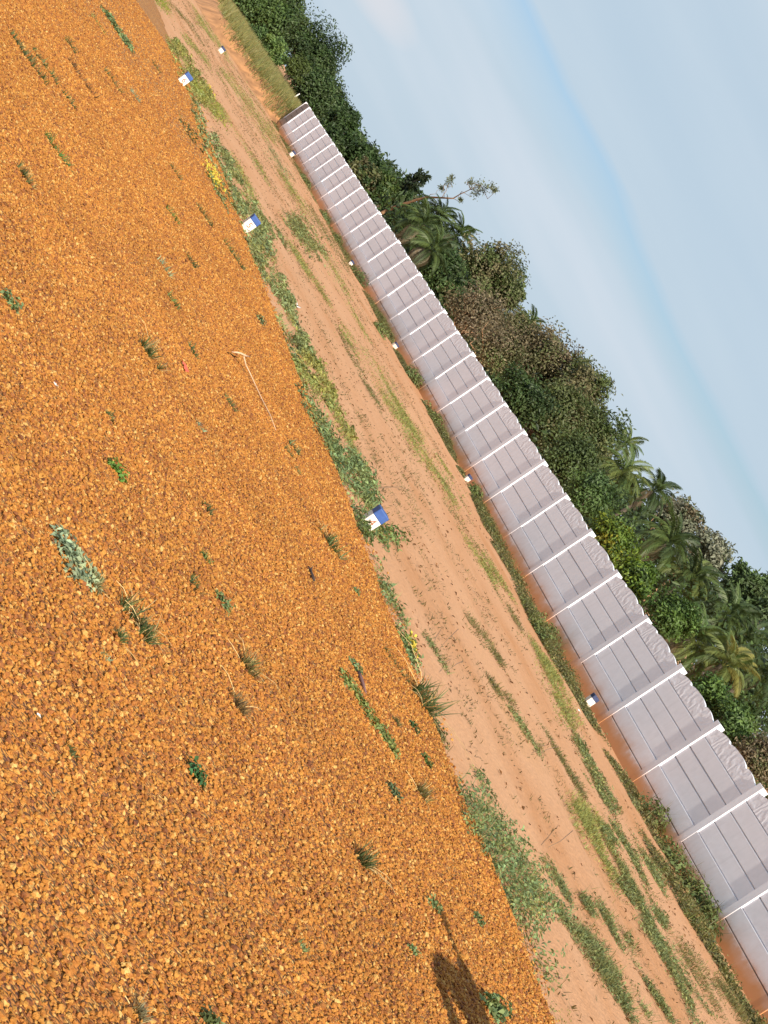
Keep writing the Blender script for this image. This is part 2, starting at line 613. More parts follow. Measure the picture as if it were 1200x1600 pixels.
NST = 1350000
yy = 3.3 + (44 - 3.3) * rng.random(NST) ** 1.0
xx = 0.2 + 7.6 * rng.random(NST)
d = np.hypot(xx, yy)
keep = rng.random(NST) < np.clip(1.2 - (d - 9) / 20, 0.12, 1)
# only the part of the road the photograph shows, with a margin
vx = np.stack([xx, yy], 1)
keep &= in_poly(vx, [(1.0, 2.6), (8.6, 9.5), (8.0, 44), (4.2, 44), (0.6, 16)])
e = edge(yy)
keep &= xx < e + 0.0 + rng.exponential(0.09, NST) * (0.4 + 1.6 * vnoise(yy * 2.5, xx * 0, 8))
xx, yy, d, e = xx[keep], yy[keep], d[keep], e[keep]
# thin out by area so that full cover is about 3600 stones per square metre
pz = 0.05 * np.clip((e - xx) / 0.1, 0, 1) + (vnoise(xx * 1.1, yy * 1.1, 9) - 0.5) * 0.006 + rng.random(len(xx)) ** 1.5 * 0.017 - 0.004
me = bpy.data.meshes.new('gravel')
me.vertices.add(len(xx))
me.vertices.foreach_set('co', np.stack([xx, yy, pz], 1).astype(np.float32).ravel())
sz = 0.0036 + 0.0072 * rng.random(len(xx)) ** 1.8 + (rng.random(len(xx)) < 0.025) * 0.006 * rng.random(len(xx))
sz *= np.clip(1 + (d - 14) / 60, 1, 1.3)
a = me.attributes.new('size', 'FLOAT_VECTOR', 'POINT')
asp = np.stack([sz * (0.9 + 0.7 * rng.random(len(xx))), sz, sz * (0.65 + 0.5 * rng.random(len(xx)))], 1).astype(np.float32)
a.data.foreach_set('vector', asp.ravel())
a = me.attributes.new('turn', 'FLOAT_VECTOR', 'POINT')
a.data.foreach_set('vector', (np.stack([(rng.random(len(xx)) - .5) * 1.4, (rng.random(len(xx)) - .5) * 1.4, rng.random(len(xx)) * 6.28], 1)).astype(np.float32).ravel())
gravel = link('gravel', me)
tag(gravel, 'loose orange brown crushed stones spread over the road', 'gravel', kind='stuff')
gn = bpy.data.node_groups.new('scatter_stones', 'GeometryNodeTree')
gn.interface.new_socket('Geometry', in_out='INPUT', socket_type='NodeSocketGeometry')
gn.interface.new_socket('Geometry', in_out='OUTPUT', socket_type='NodeSocketGeometry')
gi = N(gn, 'NodeGroupInput')
go = N(gn, 'NodeGroupOutput')
g2i = N(gn, 'GeometryNodeGeometryToInstance')
for k in range(9):
    ico = N(gn, 'GeometryNodeMeshIcoSphere', inp={'Radius': 1.0, 'Subdivisions': 1 if k % 3 else 2})
    rv = N(gn, 'FunctionNodeRandomValue', data_type='FLOAT_VECTOR')
    rv.inputs[0].default_value = (-0.36,) * 3
    rv.inputs[1].default_value = (0.36,) * 3
    rv.inputs['Seed'].default_value = k * 7 + 1
    sp = N(gn, 'GeometryNodeSetPosition')
    gn.links.new(ico.outputs[0], sp.inputs[0])
    gn.links.new(rv.outputs[0], sp.inputs['Offset'])
    sm = N(gn, 'GeometryNodeSetMaterial', inp={'Material': STONE})
    gn.links.new(sp.outputs[0], sm.inputs[0])
    gn.links.new(sm.outputs[0], g2i.inputs[0])
iop = N(gn, 'GeometryNodeInstanceOnPoints', inp={'Pick Instance': True})
na = N(gn, 'GeometryNodeInputNamedAttribute', data_type='FLOAT_VECTOR', inp={0: 'size'})
nb = N(gn, 'GeometryNodeInputNamedAttribute', data_type='FLOAT_VECTOR', inp={0: 'turn'})
gn.links.new(gi.outputs[0], iop.inputs['Points'])
gn.links.new(g2i.outputs[0], iop.inputs['Instance'])
gn.links.new(na.outputs[0], iop.inputs['Scale'])
e2r = N(gn, 'FunctionNodeEulerToRotation')
gn.links.new(nb.outputs[0], e2r.inputs[0])
gn.links.new(e2r.outputs[0], iop.inputs['Rotation'])
gn.links.new(iop.outputs[0], go.inputs[0])
md = gravel.modifiers.new('scatter', 'NODES')
md.node_group = gn
me.materials.append(STONE)

# ------------------------------------------------------------------ boundary wall
WX = 17.81            # front face of the posts
PY = lambda k: 25.08 + (30 - k) * 2.13
ZJ = [-0.02, 0.276, 0.569, 0.862, 1.155, 1.448]
ZT = 1.771
PW, PD = 0.165, 0.15   # post width and depth
PROUD = 0.027

wall = empty('boundary_wall', (WX, PY(31), 0))
tag(wall, 'long white precast panel wall with scalloped top behind the sandy strip', 'wall')


def panel_mesh(L, z0, z1, x0, th, mat, name):
    """one precast plank with a recessed joint along its top edge; origin at its left foot"""
    h = z1 - z0
    j, dp, c = 0.018, 0.04, 0.004
    dp = max(dp, PROUD + 0.03 - x0)
    prof = [(x0 + c, 0.0), (x0, c), (x0, h - j - c), (x0 + c, h - j), (x0 + dp, h - j), (x0 + dp, h - 0.001), (x0 + th, h - 0.001), (x0 + th, 0.0)]
    mb = MB()
    n = len(prof)
    mb.add([(x, 0, z) for x, z in prof] + [(x, L, z) for x, z in prof],
           [tuple(range(n)), tuple(range(2 * n - 1, n - 1, -1))] + [(a, a + n, (a + 1) % n + n, (a + 1) % n) for a in range(n)])
    me = mb.mesh(name, mat)
    bm = bmesh.new()
    bm.from_mesh(me)
    bmesh.ops.recalc_face_normals(bm, faces=bm.faces)
    bm.to_mesh(me)
    bm.free()
    return me


def scallop_mesh(L, mat):
    """the moulded top panel: three humps, the middle one the highest"""
    hs = []
    for q in range(49):
        t = q / 48
        s = t if t < 0.5 else 1 - t
        if s < 0.30:
            a = s / 0.30
            z = 0.232 + 0.072 * math.sin(min(1, a / 0.78) * math.pi / 2) ** 1.3 if a < 0.8 else 0.304 - ((a - 0.8) / 0.2) ** 1.5 * 0.046
        else:
            a = (t - 0.5) / 0.20
            z = 0.258 + 0.066 * math.sqrt(max(0, 1 - a * a))
        hs.append((t * L, z))
    th = 0.05
    mb = MB()
    n = len(hs)
    x0 = 0.0
    vf = [(x0, y, z) for y, z in hs]
    vb = [(x0 + th, y, z) for y, z in hs]
    lf = [(x0, y, 0) for y, z in hs]
    lb = [(x0 + th, y, 0) for y, z in hs]
    vs = vf + vb + lf + lb
    fs = []
    for a in range(n - 1):
        fs += [(a, a + 1, 2 * n + a + 1, 2 * n + a), (n + a, 3 * n + a, 3 * n + a + 1, n + a + 1), (a, n + a, n + a + 1, a + 1), (2 * n + a, 2 * n + a + 1, 3 * n + a + 1, 3 * n + a)]
    fs += [(0, 2 * n, 3 * n, n), (n - 1, 2 * n - 1, 4 * n - 1, 3 * n - 1)]
    mb.add(vs, fs)
    me = mb.mesh('ornamental_panel', mat)
    bm = bmesh.new()
    bm.from_mesh(me)
    bmesh.ops.recalc_face_normals(bm, faces=bm.faces)
    bm.to_mesh(me)
    bm.free()
    return me


def post_mesh(mat):
    mb = MB()
    mb.box(0, PD, -PW / 2, PW / 2, -0.25, ZT)
    return bevelled(mb, 'post', mat, 0.005)


PL = 2.13 - PW + 0.004


def make_bay_meshes(mat, orn):
    lv = []
    for q in range(5):
        low = q < 2
        lv.append(panel_mesh(PL, ZJ[q] if q else -0.2, ZJ[q + 1], 0.005 if low else PROUD, 0.1 if low else 0.05, mat, 'panel'))
    return lv, scallop_mesh(PL, orn)


LV, SC = make_bay_meshes(PAINT, ORN)
LVC, SCC = make_bay_meshes(CONC, CONC)
POST = post_mesh(PAINT)


def wpart(name, me, loc, rz=0.0, label=None):
    o = link(name, me, wall)
    o.location = Vector(loc) - wall.location
    o.rotation_euler = (0, 0, rz)
    if label:
        o['label'] = label
    return o


for k in range(1, 34):
    wpart('post', POST, (WX + random.uniform(-.004, .004), PY(k) + random.uniform(-.008, .008), random.uniform(-.02, .012)), random.uniform(-.03, .03))
for k in range(1, 33):
    y0 = PY(k + 1) + PW / 2 - 0.002
    for q in range(5):
        wpart('panel', LV[q], (WX + random.uniform(-0.002, 0.003), y0, (ZJ[q] if q else -0.2)), random.uniform(-0.0015, 0.0015))
    wpart('ornamental_panel', SC, (WX + PROUD + random.uniform(-0.002, 0.003), y0, ZJ[5]), 0)
# last bay bends away and is left unpainted
ang = rad(-4.5)
for q in range(5):
    wpart('panel', LVC[q], (WX, PY(1) + PW / 2, (ZJ[q] if q else -0.2)), ang, 'unpainted grey brown panel of the end bay')
wpart('ornamental_panel', SCC, (WX + PROUD, PY(1) + PW / 2, ZJ[5]), ang, 'unpainted grey brown top panel of the end bay')
wpart('post', POST, (WX + 2.13 * math.sin(-ang), PY(1) + 2.13, 0), ang)


# ------------------------------------------------------------------ survey stones
def digit_mesh(txt, size):
    cu = bpy.data.curves.new('number', 'FONT')
    cu.body = txt
    cu.size = size
    cu.align_x = 'CENTER'
    cu.align_y = 'CENTER'
    cu.extrude = 0.001
    cu.resolution_u = 3
    o = bpy.data.objects.new('number', cu)
    COL.objects.link(o)
    bpy.context.view_layer.update()
    me = bpy.data.meshes.new_from_object(o.evaluated_get(bpy.context.evaluated_depsgraph_get()))
    bpy.data.objects.remove(o)
    me.name = 'number'
    me.materials.clear()
    me.materials.append(REDP)
    return me


DBLUE = plain('dark_blue_paint', (0.035, 0.05, 0.12), 0.8, 0.3, 30.0)  # darker blue, for the caps of stones without a number


def survey_stone(loc, w, h, bluepart, label, num=None, rz=0.0, tilt=(0, 0), group='survey stones'):
    r = empty('survey_stone', loc, rz)
    r.rotation_euler = (tilt[0], tilt[1], rz)
    tag(r, label, 'survey stone', group)
    mb = MB()
    hb = h * (1 - bluepart)
    mb.box(-w / 2, w / 2, -w / 2, w / 2, -0.12, hb)
    link('body', bevelled(mb, 'body', WHITE, 0.008, 2), r)
    if bluepart:
        mb = MB()
        q = w / 2 + 0.0025
        mb.box(-q, q, -q, q, hb - 0.004, h)
        link('cap', bevelled(mb, 'cap', BLUE if num else DBLUE, 0.010, 2), r)
    if num:
        n = link('number', digit_mesh(num, w * 0.85), r)
        n.location = (0.0, -w / 2 - 0.0015, hb * 0.62)
        n.rotation_euler = (rad(90), 0, 0)
    return r


def gp(px, py, z=0.0):
    p = ground(px, py, z)
    return Vector((p[0], p[1], z))


p4, p5, p6 = gp(566, 822), gp(379, 358), gp(279, 131)
survey_stone((p4.x, p4.y, 0), 0.145, 0.27, 0.36, 'blue capped white survey stone nearest the camera, half sunk in leafy weeds by the gravel', '4', rad(-4), (0, rad(2)))
survey_stone((p5.x, p5.y, 0), 0.165, 0.29, 0.30, 'blue capped survey stone reading 5, the middle one of three along the gravel edge', '5', rad(-3))
survey_stone((p6.x, p6.y, 0), 0.175, 0.30, 0.28, 'blue capped survey stone reading 6, the farthest one along the gravel edge', '6', rad(-3))
for (px, py, lab, w, h, b, tl) in [
    (938, 1132, 'blue capped survey stone in weeds at the orange splashed wall foot, the nearest there', 0.135, 0.24, 0.33, (0, 0)),
    (762, 800, 'blue capped white survey stone half hidden by weeds near the middle of the wall', 0.12, 0.17, 0.33, (0.05, 0)),
    (647, 588, 'mostly buried blue capped survey stone among the wall foot weeds', 0.14, 0.15, 0.35, (0, 0.05)),
    (564, 440, 'survey stone with a dark top beside the yellow flowering weed at the wall', 0.13, 0.18, 0.35, (0, 0)),
    (453, 243, 'blue capped survey stone near the far end of the wall', 0.16, 0.26, 0.33, (0, 0)),
    (342, 81, 'blue capped survey stone beside the red earth bank', 0.2, 0.28, 0.33, (0, 0)),
    (415, 169, 'plain cream survey stone without a cap on the dirt bank beyond the wall', 0.34, 0.4, 0.0, (0.1, 0)),
]:
    p = gp(px, py)
    survey_stone((min(p.x, 17.45) if p.y < 87 else p.x, p.y, 0), w, h, b, lab, None, rad(random.uniform(-6, 6)), tl)
p = gp(432, 181)
mb = MB()
mb.tube([(0, 0, -0.02), (0, 0, 0.1), (0.01, 0, 0.25), (0.01, 0.02, 0.36), (0, 0, 0.4)], [0.13, 0.2, 0.19, 0.12, 0.03], 8)
o = mb.build('white_boulder', WHITE, None, True)
o.location = (p.x, p.y, 0)
tag(o, 'small round white painted boulder just left of the wall end', 'boulder')

# ------------------------------------------------------------------ vegetation generators
def jitter_cols(base, n, v=0.25, warm=0.12):
    b = np.array(base)
    k = 1 + (rng.random((n, 1)) - 0.5) * 2 * v
    w = (rng.random((n, 1)) - 0.5) * 2 * warm
    c = b * k * np.concatenate([1 + w, 1 + 0 * w, 1 - w], 1)
    return np.clip(c, 0.004, 0.9)


def leaves(P, nrm, length, width, cols, fold=0.25):
    """P (n,3) leaf bases, nrm (n,3) rough normals; leaf = two triangles folded on the midrib"""
    n = len(P)
    a = rng.normal(size=(n, 3))
    a -= (a * nrm).sum(1, keepdims=True) * nrm
    a /= np.linalg.norm(a, axis=1, keepdims=True) + 1e-9
    b = np.cross(nrm, a)
    L = (length * (0.65 + 0.7 * rng.random(n)))[:, None]
    Wd = (width * (0.65 + 0.7 * rng.random(n)))[:, None]
    tip = P + a * L - nrm * L * 0.12
    m = P + a * L * 0.45
    l = m + b * Wd * 0.5 + nrm * Wd * fold
    r = m - b * Wd * 0.5 + nrm * Wd * fold
    v = np.stack([P, l, tip, r], 1).reshape(-1, 3)
    i = np.arange(n)[:, None] * 4
    f = np.concatenate([i + [0, 2, 1], i + [0, 3, 2]], 0)
    return v, f, np.repeat(cols, 4, 0)


def unit(a):
    return a / (np.linalg.norm(a, axis=1, keepdims=True) + 1e-9)


def blades(P, L, wd, spread, cols, droop=0.4):
    """grass blades: bent in two segments"""
    n = len(P)
    th = rng.random(n) * 2 * np.pi
    sp = np.clip(spread * (0.3 + 1.0 * rng.random(n)), 0, 1.45)
    dirv = np.stack([np.cos(th) * np.sin(sp), np.sin(th) * np.sin(sp), np.cos(sp)], 1)
    hz = np.stack([-np.sin(th), np.cos(th), np.zeros(n)], 1)
    L = (L * (0.5 + 0.8 * rng.random(n)))[:, None]
    m = P + dirv * L * 0.55
    d2 = dirv.copy()
    d2[:, 2] -= droop * (0.4 + rng.random(n))
    d2 = unit(d2)
    t = m + d2 * L * 0.5
    t[:, 2] = np.maximum(t[:, 2], P[:, 2] + 0.004)
    w = (wd * (0.7 + 0.6 * rng.random(n)))[:, None] * 0.5
    v = np.stack([P - hz * w, P + hz * w, m + hz * w * 0.8, m - hz * w * 0.8, t], 1).reshape(-1, 3)
    i = np.arange(n)[:, None] * 5
    f = np.concatenate([i + [0, 1, 2], i + [0, 2, 3], i + [3, 2, 4]], 0)
    return v, f, np.repeat(cols, 5, 0)


class VB:
    def __init__(s):
        s.v, s.f, s.c, s.n = [], [], [], 0

    def add(s, vfc):
        v, f, c = vfc
        s.v.append(v)
        s.f.append(f + s.n)
        s.c.append(c)
        s.n += len(v)

    def build(s, name, mat, parent=None, loc=None):
        v = np.concatenate(s.v)
        if loc is not None:
            v = v - np.array(loc)
        me = npmesh(name, v, np.concatenate(s.f), np.concatenate(s.c), mat=mat)
        o = link(name, me, parent)
        if loc is not None and parent is None:
            o.location = loc
        return o


def px_poly(poly):
    return [tuple(ground(x, y)[:2]) for x, y in poly]


def sample_poly(poly, dens, maxn=20000, thr=0.42):
    P = np.array(poly)
    lo, hi = P.min(0), P.max(0)
    n = int(np.prod(hi - lo) * dens)
    n = max(20, min(n, maxn * 4))
    q = lo + (hi - lo) * rng.random((n, 2))
    q = q[in_poly(q, poly)]
    q = q[vnoise(q[:, 0] * 3.2, q[:, 1] * 1.6, 77) * 0.6 + vnoise(q[:, 0] * 8, q[:, 1] * 5, 78) * 0.4 > thr]
    return q[:maxn]


def clump_leaves(vb, pts, per, rad_, hgt, llen, lwid, base, v=0.3, lift=0.0):
    """low leafy mounds around the given ground points"""
    n = len(pts)
    c = np.repeat(np.concatenate([pts, np.full((n, 1), lift)], 1), per, 0)
    m = len(c)
    th = rng.random(m) * 6.283
    rr = np.sqrt(rng.random(m)) * rad_
    hh = hgt * (1 - (rr / rad_) ** 2) * rng.random(m) ** 0.6
    c[:, 0] += np.cos(th) * rr
    c[:, 1] += np.sin(th) * rr
    c[:, 2] += hh + 0.006
    nr = unit(np.stack([np.cos(th) * rr / rad_ * 0.8 + rng.normal(size=m) * 0.35, np.sin(th) * rr / rad_ * 0.8 + rng.normal(size=m) * 0.35, np.ones(m) * 0.9], 1))
    cc = jitter_cols(base, n, v * 0.7).repeat(per, 0) * (1 + (rng.random((m, 1)) - .5) * v * 1.4)
    vb.add(leaves(c, nr, llen, lwid, cc))


def tuft_blades(vb, pts, per, L, wd, spread, base, v=0.25, rad_=0.02, droop=0.4, lift=0.0):
    n = len(pts)
    c = np.repeat(np.concatenate([pts, np.full((n, 1), lift)], 1), per, 0)
    m = len(c)
    c[:, :2] += rng.normal(size=(m, 2)) * rad_
    cc = jitter_cols(base, n, v).repeat(per, 0) * (1 + (rng.random((m, 1)) - .5) * 0.5)
    vb.add(blades(c, L, wd, spread, cc, droop))


GRN = (0.19, 0.25, 0.10)      # greyish green weed
LGRN = (0.26, 0.27, 0.08)        # light grass green
YGRN = (0.24, 0.28, 0.05)
DKG = (0.11, 0.14, 0.05)
OLIVE = (0.17, 0.16, 0.055)
STRAW = (0.50, 0.34, 0.14)
YEL = (0.6, 0.49, 0.07)
BRN = (0.22, 0.12, 0.05)

# ---- weeds along the gravel edge (nobody could count them)
EDGE = [
    # polygon, density of mounds, height, base colour
    ([(255, 58), (275, 62), (300, 95), (318, 130), (330, 150), (345, 185), (330, 180), (312, 165), (300, 150), (285, 140), (272, 115)], 14, 0.12, LGRN),
    ([(283, 140), (305, 165), (325, 200), (350, 235), (368, 270), (385, 300), (405, 340), (420, 370), (432, 420), (450, 460), (470, 520), (485, 560), (452, 560), (430, 510), (408, 460), (390, 420), (375, 380), (355, 345), (333, 305), (325, 290), (312, 235), (296, 180)], 22, 0.11, (0.23, 0.27, 0.11)),
    ([(470, 540), (488, 545), (505, 580), (525, 615), (545, 655), (555, 690), (535, 690), (505, 655), (475, 615), (458, 590), (452, 560)], 22, 0.08, LGRN),
    ([(455, 612), (475, 615), (500, 650), (515, 675), (530, 690), (553, 710), (575, 745), (585, 780), (580, 830), (560, 830), (545, 800), (530, 760), (510, 725), (490, 690), (470, 650)], 46, 0.14, GRN),
    ([(590, 815), (605, 830), (640, 845), (610, 850), (575, 850), (555, 830)], 40, 0.1, (0.14, 0.19, 0.06)),
    ([(578, 875), (600, 885), (612, 930), (630, 970), (640, 1010), (645, 1045), (635, 1040), (615, 985), (595, 930)], 50, 0.1, GRN),
    ([(660, 1110), (670, 1120), (695, 1162), (688, 1165)], 60, 0.06, OLIVE),
    ([(693, 1222), (715, 1232), (740, 1250), (765, 1275), (790, 1310), (825, 1350), (840, 1385), (838, 1430), (825, 1470), (850, 1490), (858, 1520), (870, 1560), (882, 1600), (862, 1600), (840, 1540), (815, 1480), (790, 1430), (765, 1380), (735, 1330), (715, 1290)], 60, 0.2, GRN),
    ([(735, 1205), (760, 1215), (765, 1260), (790, 1290), (765, 1270), (740, 1245)], 34, 0.07, GRN),
    ([(825, 1385), (850, 1390), (880, 1415), (893, 1440), (870, 1440), (835, 1435)], 40, 0.1, GRN),
    ([(855, 1545), (880, 1550), (890, 1600), (862, 1600)], 60, 0.14, YGRN),
    ([(262, 165), (285, 190), (312, 215), (322, 245), (310, 245), (290, 215), (272, 188)], 14, 0.09, DKG),
]
vb = VB()
gb = VB()
for poly, dens, h, c in EDGE:
    pp = px_poly(poly)
    thr = (0.27 if dens == 60 else 0.37) if dens in (46, 60) and c == GRN else 0.47
    q = sample_poly(pp, dens, thr=thr)
    if len(q) == 0:
        continue
    if len(q) > 30:
        tuft_blades(gb, q[::6], 3, h * 1.1, 0.004, 0.8, (0.36, 0.28, 0.12), 0.4, 0.06)
    dist = np.hypot(q[:, 0], q[:, 1]).mean()
    s = np.clip(dist / 14, 1, 1.8)
    mq = len(q) * 2 // 3
    clump_leaves(vb, q[:mq], 24, 0.11, h, 0.038 * s, 0.022 * s, c, 0.5)
    clump_leaves(vb, q[mq:], 30, 0.12, h * 0.7, 0.024 * s, 0.010 * s, LGRN, 0.5)
    q = sample_poly(pp, dens * (2.0 if c in (LGRN, YGRN) else 0.6))
    tuft_blades(gb, q, 7, h * 0.8 + 0.03, 0.006 * s, 0.9, c, 0.3, 0.04)
tag(vb.build('creeping_weeds', LEAF), 'grey green creeping weeds spilling along the edge of the gravel', 'weeds', kind='stuff')
tag(gb.build('edge_grass', GRASS), 'short grass blades mixed through the weeds at the gravel edge', 'grass', kind='stuff')

# ---- thin grass streaks on the sand: pixel polyline, width, style
STREAK = [
    ([(453, 340), (480, 372), (507, 400)], 22, 120, GRN, 0.10), ([(505, 398), (525, 430), (545, 465)], 14, 70, LGRN, 0.05),
    ([(540, 468), (558, 500), (577, 532)], 7, 45, LGRN, 0.05), ([(565, 548), (600, 600), (637, 652), (652, 690)], 14, 170, LGRN, 0.05),
    ([(410, 340), (428, 362), (443, 380)], 11, 50, GRN, 0.09), ([(460, 390), (485, 430), (512, 472)], 7, 50, LGRN, 0.05),
    ([(523, 510), (560, 575), (592, 635)], 5, 45, OLIVE, 0.05), ([(535, 515), (552, 535), (568, 555)], 12, 50, LGRN, 0.06),
    ([(590, 600), (620, 645), (655, 692)], 14, 130, LGRN, 0.05), ([(645, 693), (680, 740), (714, 790)], 12, 120, LGRN, 0.05),
    ([(685, 715), (705, 750), (724, 790)], 5, 50, LGRN, 0.05), ([(722, 828), (745, 868), (772, 910)], 9, 70, LGRN, 0.06),
    ([(752, 858), (775, 895), (802, 937)], 5, 45, LGRN, 0.05), ([(628, 758), (648, 795), (668, 832)], 5, 25, OLIVE, 0.06),
    ([(732, 965), (757, 1002), (782, 1036)], 9, 50, OLIVE, 0.08), ([(665, 998), (680, 1020), (695, 1045)], 7, 35, DKG, 0.09),
    ([(765, 1065), (785, 1085), (802, 1102)], 7, 25, OLIVE, 0.08), ([(825, 998), (850, 1035), (878, 1070)], 10, 60, LGRN, 0.07),
    ([(848, 1030), (870, 1080), (895, 1135)], 20, 150, LGRN, 0.06), ([(898, 1155), (930, 1205), (962, 1262)], 8, 60, GRN, 0.08),
    ([(798, 1110), (820, 1145), (842, 1180)], 8, 40, GRN, 0.08), ([(842, 1132), (875, 1185), (912, 1242)], 6, 50, OLIVE, 0.07),
    ([(895, 1255), (920, 1280), (942, 1303)], 20, 70, LGRN, 0.06), ([(915, 1198), (935, 1230), (958, 1262)], 10, 60, GRN, 0.09),
    ([(898, 1255), (940, 1320), (982, 1390)], 22, 200, LGRN, 0.07), ([(942, 1292), (990, 1340), (1038, 1388)], 26, 170, GRN, 0.1),
    ([(960, 1350), (985, 1390), (1000, 1410)], 16, 100, DKG, 0.14),
    ([(980, 1385), (1005, 1415), (1033, 1445)], 14, 100, GRN, 0.12), ([(1010, 1440), (1055, 1515), (1103, 1600)], 16, 190, GRN, 0.1),
    ([(1065, 1475), (1095, 1525), (1125, 1580)], 14, 90, OLIVE, 0.08), ([(915, 1408), (948, 1443), (980, 1480)], 14, 110, GRN, 0.13),
    ([(902, 1458), (950, 1525), (1003, 1600)], 22, 240, GRN, 0.14), ([(850, 1348), (873, 1382), (898, 1420)], 9, 60, DKG, 0.1),
    ([(985, 1498), (1015, 1545), (1050, 1598)], 7, 60, GRN, 0.1), ([(868, 1430), (895, 1455), (912, 1470)], 10, 50, GRN, 0.09),
    ([(288, 58), (308, 80), (328, 105)], 9, 60, LGRN, 0.06), ([(312, 25), (332, 52), (352, 84)], 14, 130, LGRN, 0.08),
    ([(348, 110), (388, 160), (430, 218)], 20, 260, LGRN, 0.06), ([(330, 145), (375, 215), (420, 288)], 6, 70, LGRN, 0.05),
    ([(300, 128), (328, 160), (345, 190)], 12, 80, YGRN, 0.08), ([(417, 230), (436, 255), (455, 278)], 9, 50, GRN, 0.06),
    ([(432, 265), (458, 300), (482, 336)], 10, 70, LGRN, 0.06), ([(240, -5), (262, 12)], 10, 40, YGRN, 0.08),
    ([(365, 250), (382, 282), (402, 318)], 9, 60, LGRN, 0.05), ([(445, 375), (470, 408), (480, 425)], 5, 30, LGRN, 0.05),
    ([(262, 5), (290, 30), (318, 70)], 5, 60, OLIVE, 0.06), ([(300, 10), (330, 55), (360, 100)], 6, 80, LGRN, 0.06),
    ([(430, 210), (455, 240), (490, 300)], 12, 110, OLIVE, 0.07), ([(480, 320), (510, 365), (545, 420)], 10, 90, OLIVE, 0.07),
    ([(545, 690), (560, 720), (580, 760)], 8, 50, LGRN, 0.06), ([(820, 1000), (800, 960), (770, 915)], 5, 40, OLIVE, 0.06),
    ([(1040, 1360), (1075, 1420), (1110, 1490)], 6, 40, OLIVE, 0.06), ([(1000, 1300), (1030, 1345)], 6, 30, OLIVE, 0.06),
    ([(740, 850), (700, 790)], 5, 30, OLIVE, 0.05), ([(1120, 1530), (1165, 1600)], 12, 90, OLIVE, 0.1),
]
vb = VB()
gb = VB()
for line, wpx, cnt, c, h in STREAK:
    L = np.array(line, float)
    seg = np.linalg.norm(np.diff(L, axis=0), axis=1)
    cum = np.concatenate([[0], np.cumsum(seg)])
    t = rng.random(cnt * 3) * cum[-1]
    x = np.interp(t, cum, L[:, 0])
    y = np.interp(t, cum, L[:, 1])
    dirv = (L[-1] - L[0]) / np.linalg.norm(L[-1] - L[0])
    off = rng.normal(size=len(t)) * wpx * 0.36
    x = x - dirv[1] * off
    y = y + dirv[0] * off
    g = np.array([ground(a, b)[:2] for a, b in zip(x, y)])
    # patchy, with bare sand showing through
    g = g[vnoise(g[:, 0] * 5, g[:, 1] * 0.5, 21) * 0.6 + vnoise(g[:, 0] * 9, g[:, 1] * 2, 22) * 0.4 > (0.46 if h > 0.085 else 0.40)][:int(cnt * (0.85 if len(g) and np.hypot(g[:, 0], g[:, 1]).mean() < 21 else 1.8))]
    if len(g) < 3:
        continue
    s = float(np.clip(np.hypot(g[:, 0], g[:, 1]).mean() / 22, 0.8, 2.0))
    leafy = h > 0.075 and c in (GRN, DKG)
    if leafy:
        c = (0.2, 0.225, 0.085)
    tuft_blades(gb, g[::3] if leafy else g, 16, h * 0.85, 0.008 * s, 1.2, c, 0.35, 0.07 * s, 0.5)
    if leafy:
        clump_leaves(vb, g, 6, 0.11 * s, h * 0.42, 0.042 * s, 0.024 * s, c, 0.5)
        tuft_blades(gb, g, 6, h * 0.7, 0.007 * s, 1.1, OLIVE, 0.35, 0.08 * s, 0.5)
# small dry tufts strewn over the sand, following the tracks
n = 48000
yy = 9 + 78 * rng.random(n)
xx = 7.2 + 9.6 * rng.random(n)
dn = vnoise(xx * 1.3, yy * 0.07, 31) * 0.55 + vnoise(xx * 3.2, yy * 1.6, 32) * 0.65
k = (dn > 0.70) & (xx > edge(yy) + 0.25)
q = np.stack([xx[k], yy[k]], 1)[:3600]
tuft_blades(gb, q, 8, 0.06, 0.010, 1.35, (0.15, 0.125, 0.045), 0.4, 0.07, 0.6)
k = (dn > 0.6) & (dn < 0.70) & (xx > edge(yy) + 0.2)
q = np.stack([xx[k], yy[k]], 1)[:3600]
pz = np.concatenate([q, np.full((len(q), 1), 0.012)], 1)
nr = unit(rng.normal(size=(len(q), 3)) * 0.35 + np.array([0, 0, 1.0]))
vb.add(leaves(pz, nr, 0.05, 0.028, jitter_cols(BRN, len(q), 0.4), 0.3))
tag(vb.build('sand_weeds', LEAF), 'patches of low leafy weeds and leaf litter on the sandy strip', 'weeds', kind='stuff')
tag(gb.build('sand_grass', GRASS), 'thin streaks of short grass along the tyre tracks in the sand', 'grass', kind='stuff')

# ---- weeds at the foot of the wall
LB = [(1175, 1600), (1135, 1535), (1075, 1440), (1022, 1345), (985, 1265), (940, 1170), (912, 1112), (868, 1040), (828, 970), (796, 900), (770, 850), (735, 770), (705, 710), (670, 640), (638, 590), (603, 520), (578, 455), (548, 400), (503, 315), (472, 265), (450, 230)]
vb = VB()
gb = VB()
band = [ground(*p)[:2] for p in LB]
by = np.array([b[1] for b in band])
bx = np.array([b[0] for b in band])
o_ = np.argsort(by)
by, bx = by[o_], bx[o_]
n = 9000
yy = 19 + 68 * rng.random(n)
xl = np.interp(yy, by, bx)
xx = xl + (17.35 - xl) * rng.random(n) ** 1.5
den = vnoise(yy * 0.55, xx * 0.5, 41) * 0.65 + vnoise(yy * 2.1, xx * 1.8, 42) * 0.45
k = den > 0.50
xx, yy, den = xx[k], yy[k], den[k]
q = np.stack([xx, yy], 1)
hf = np.clip((den - 0.45) * 1.2, 0.05, 0.34)
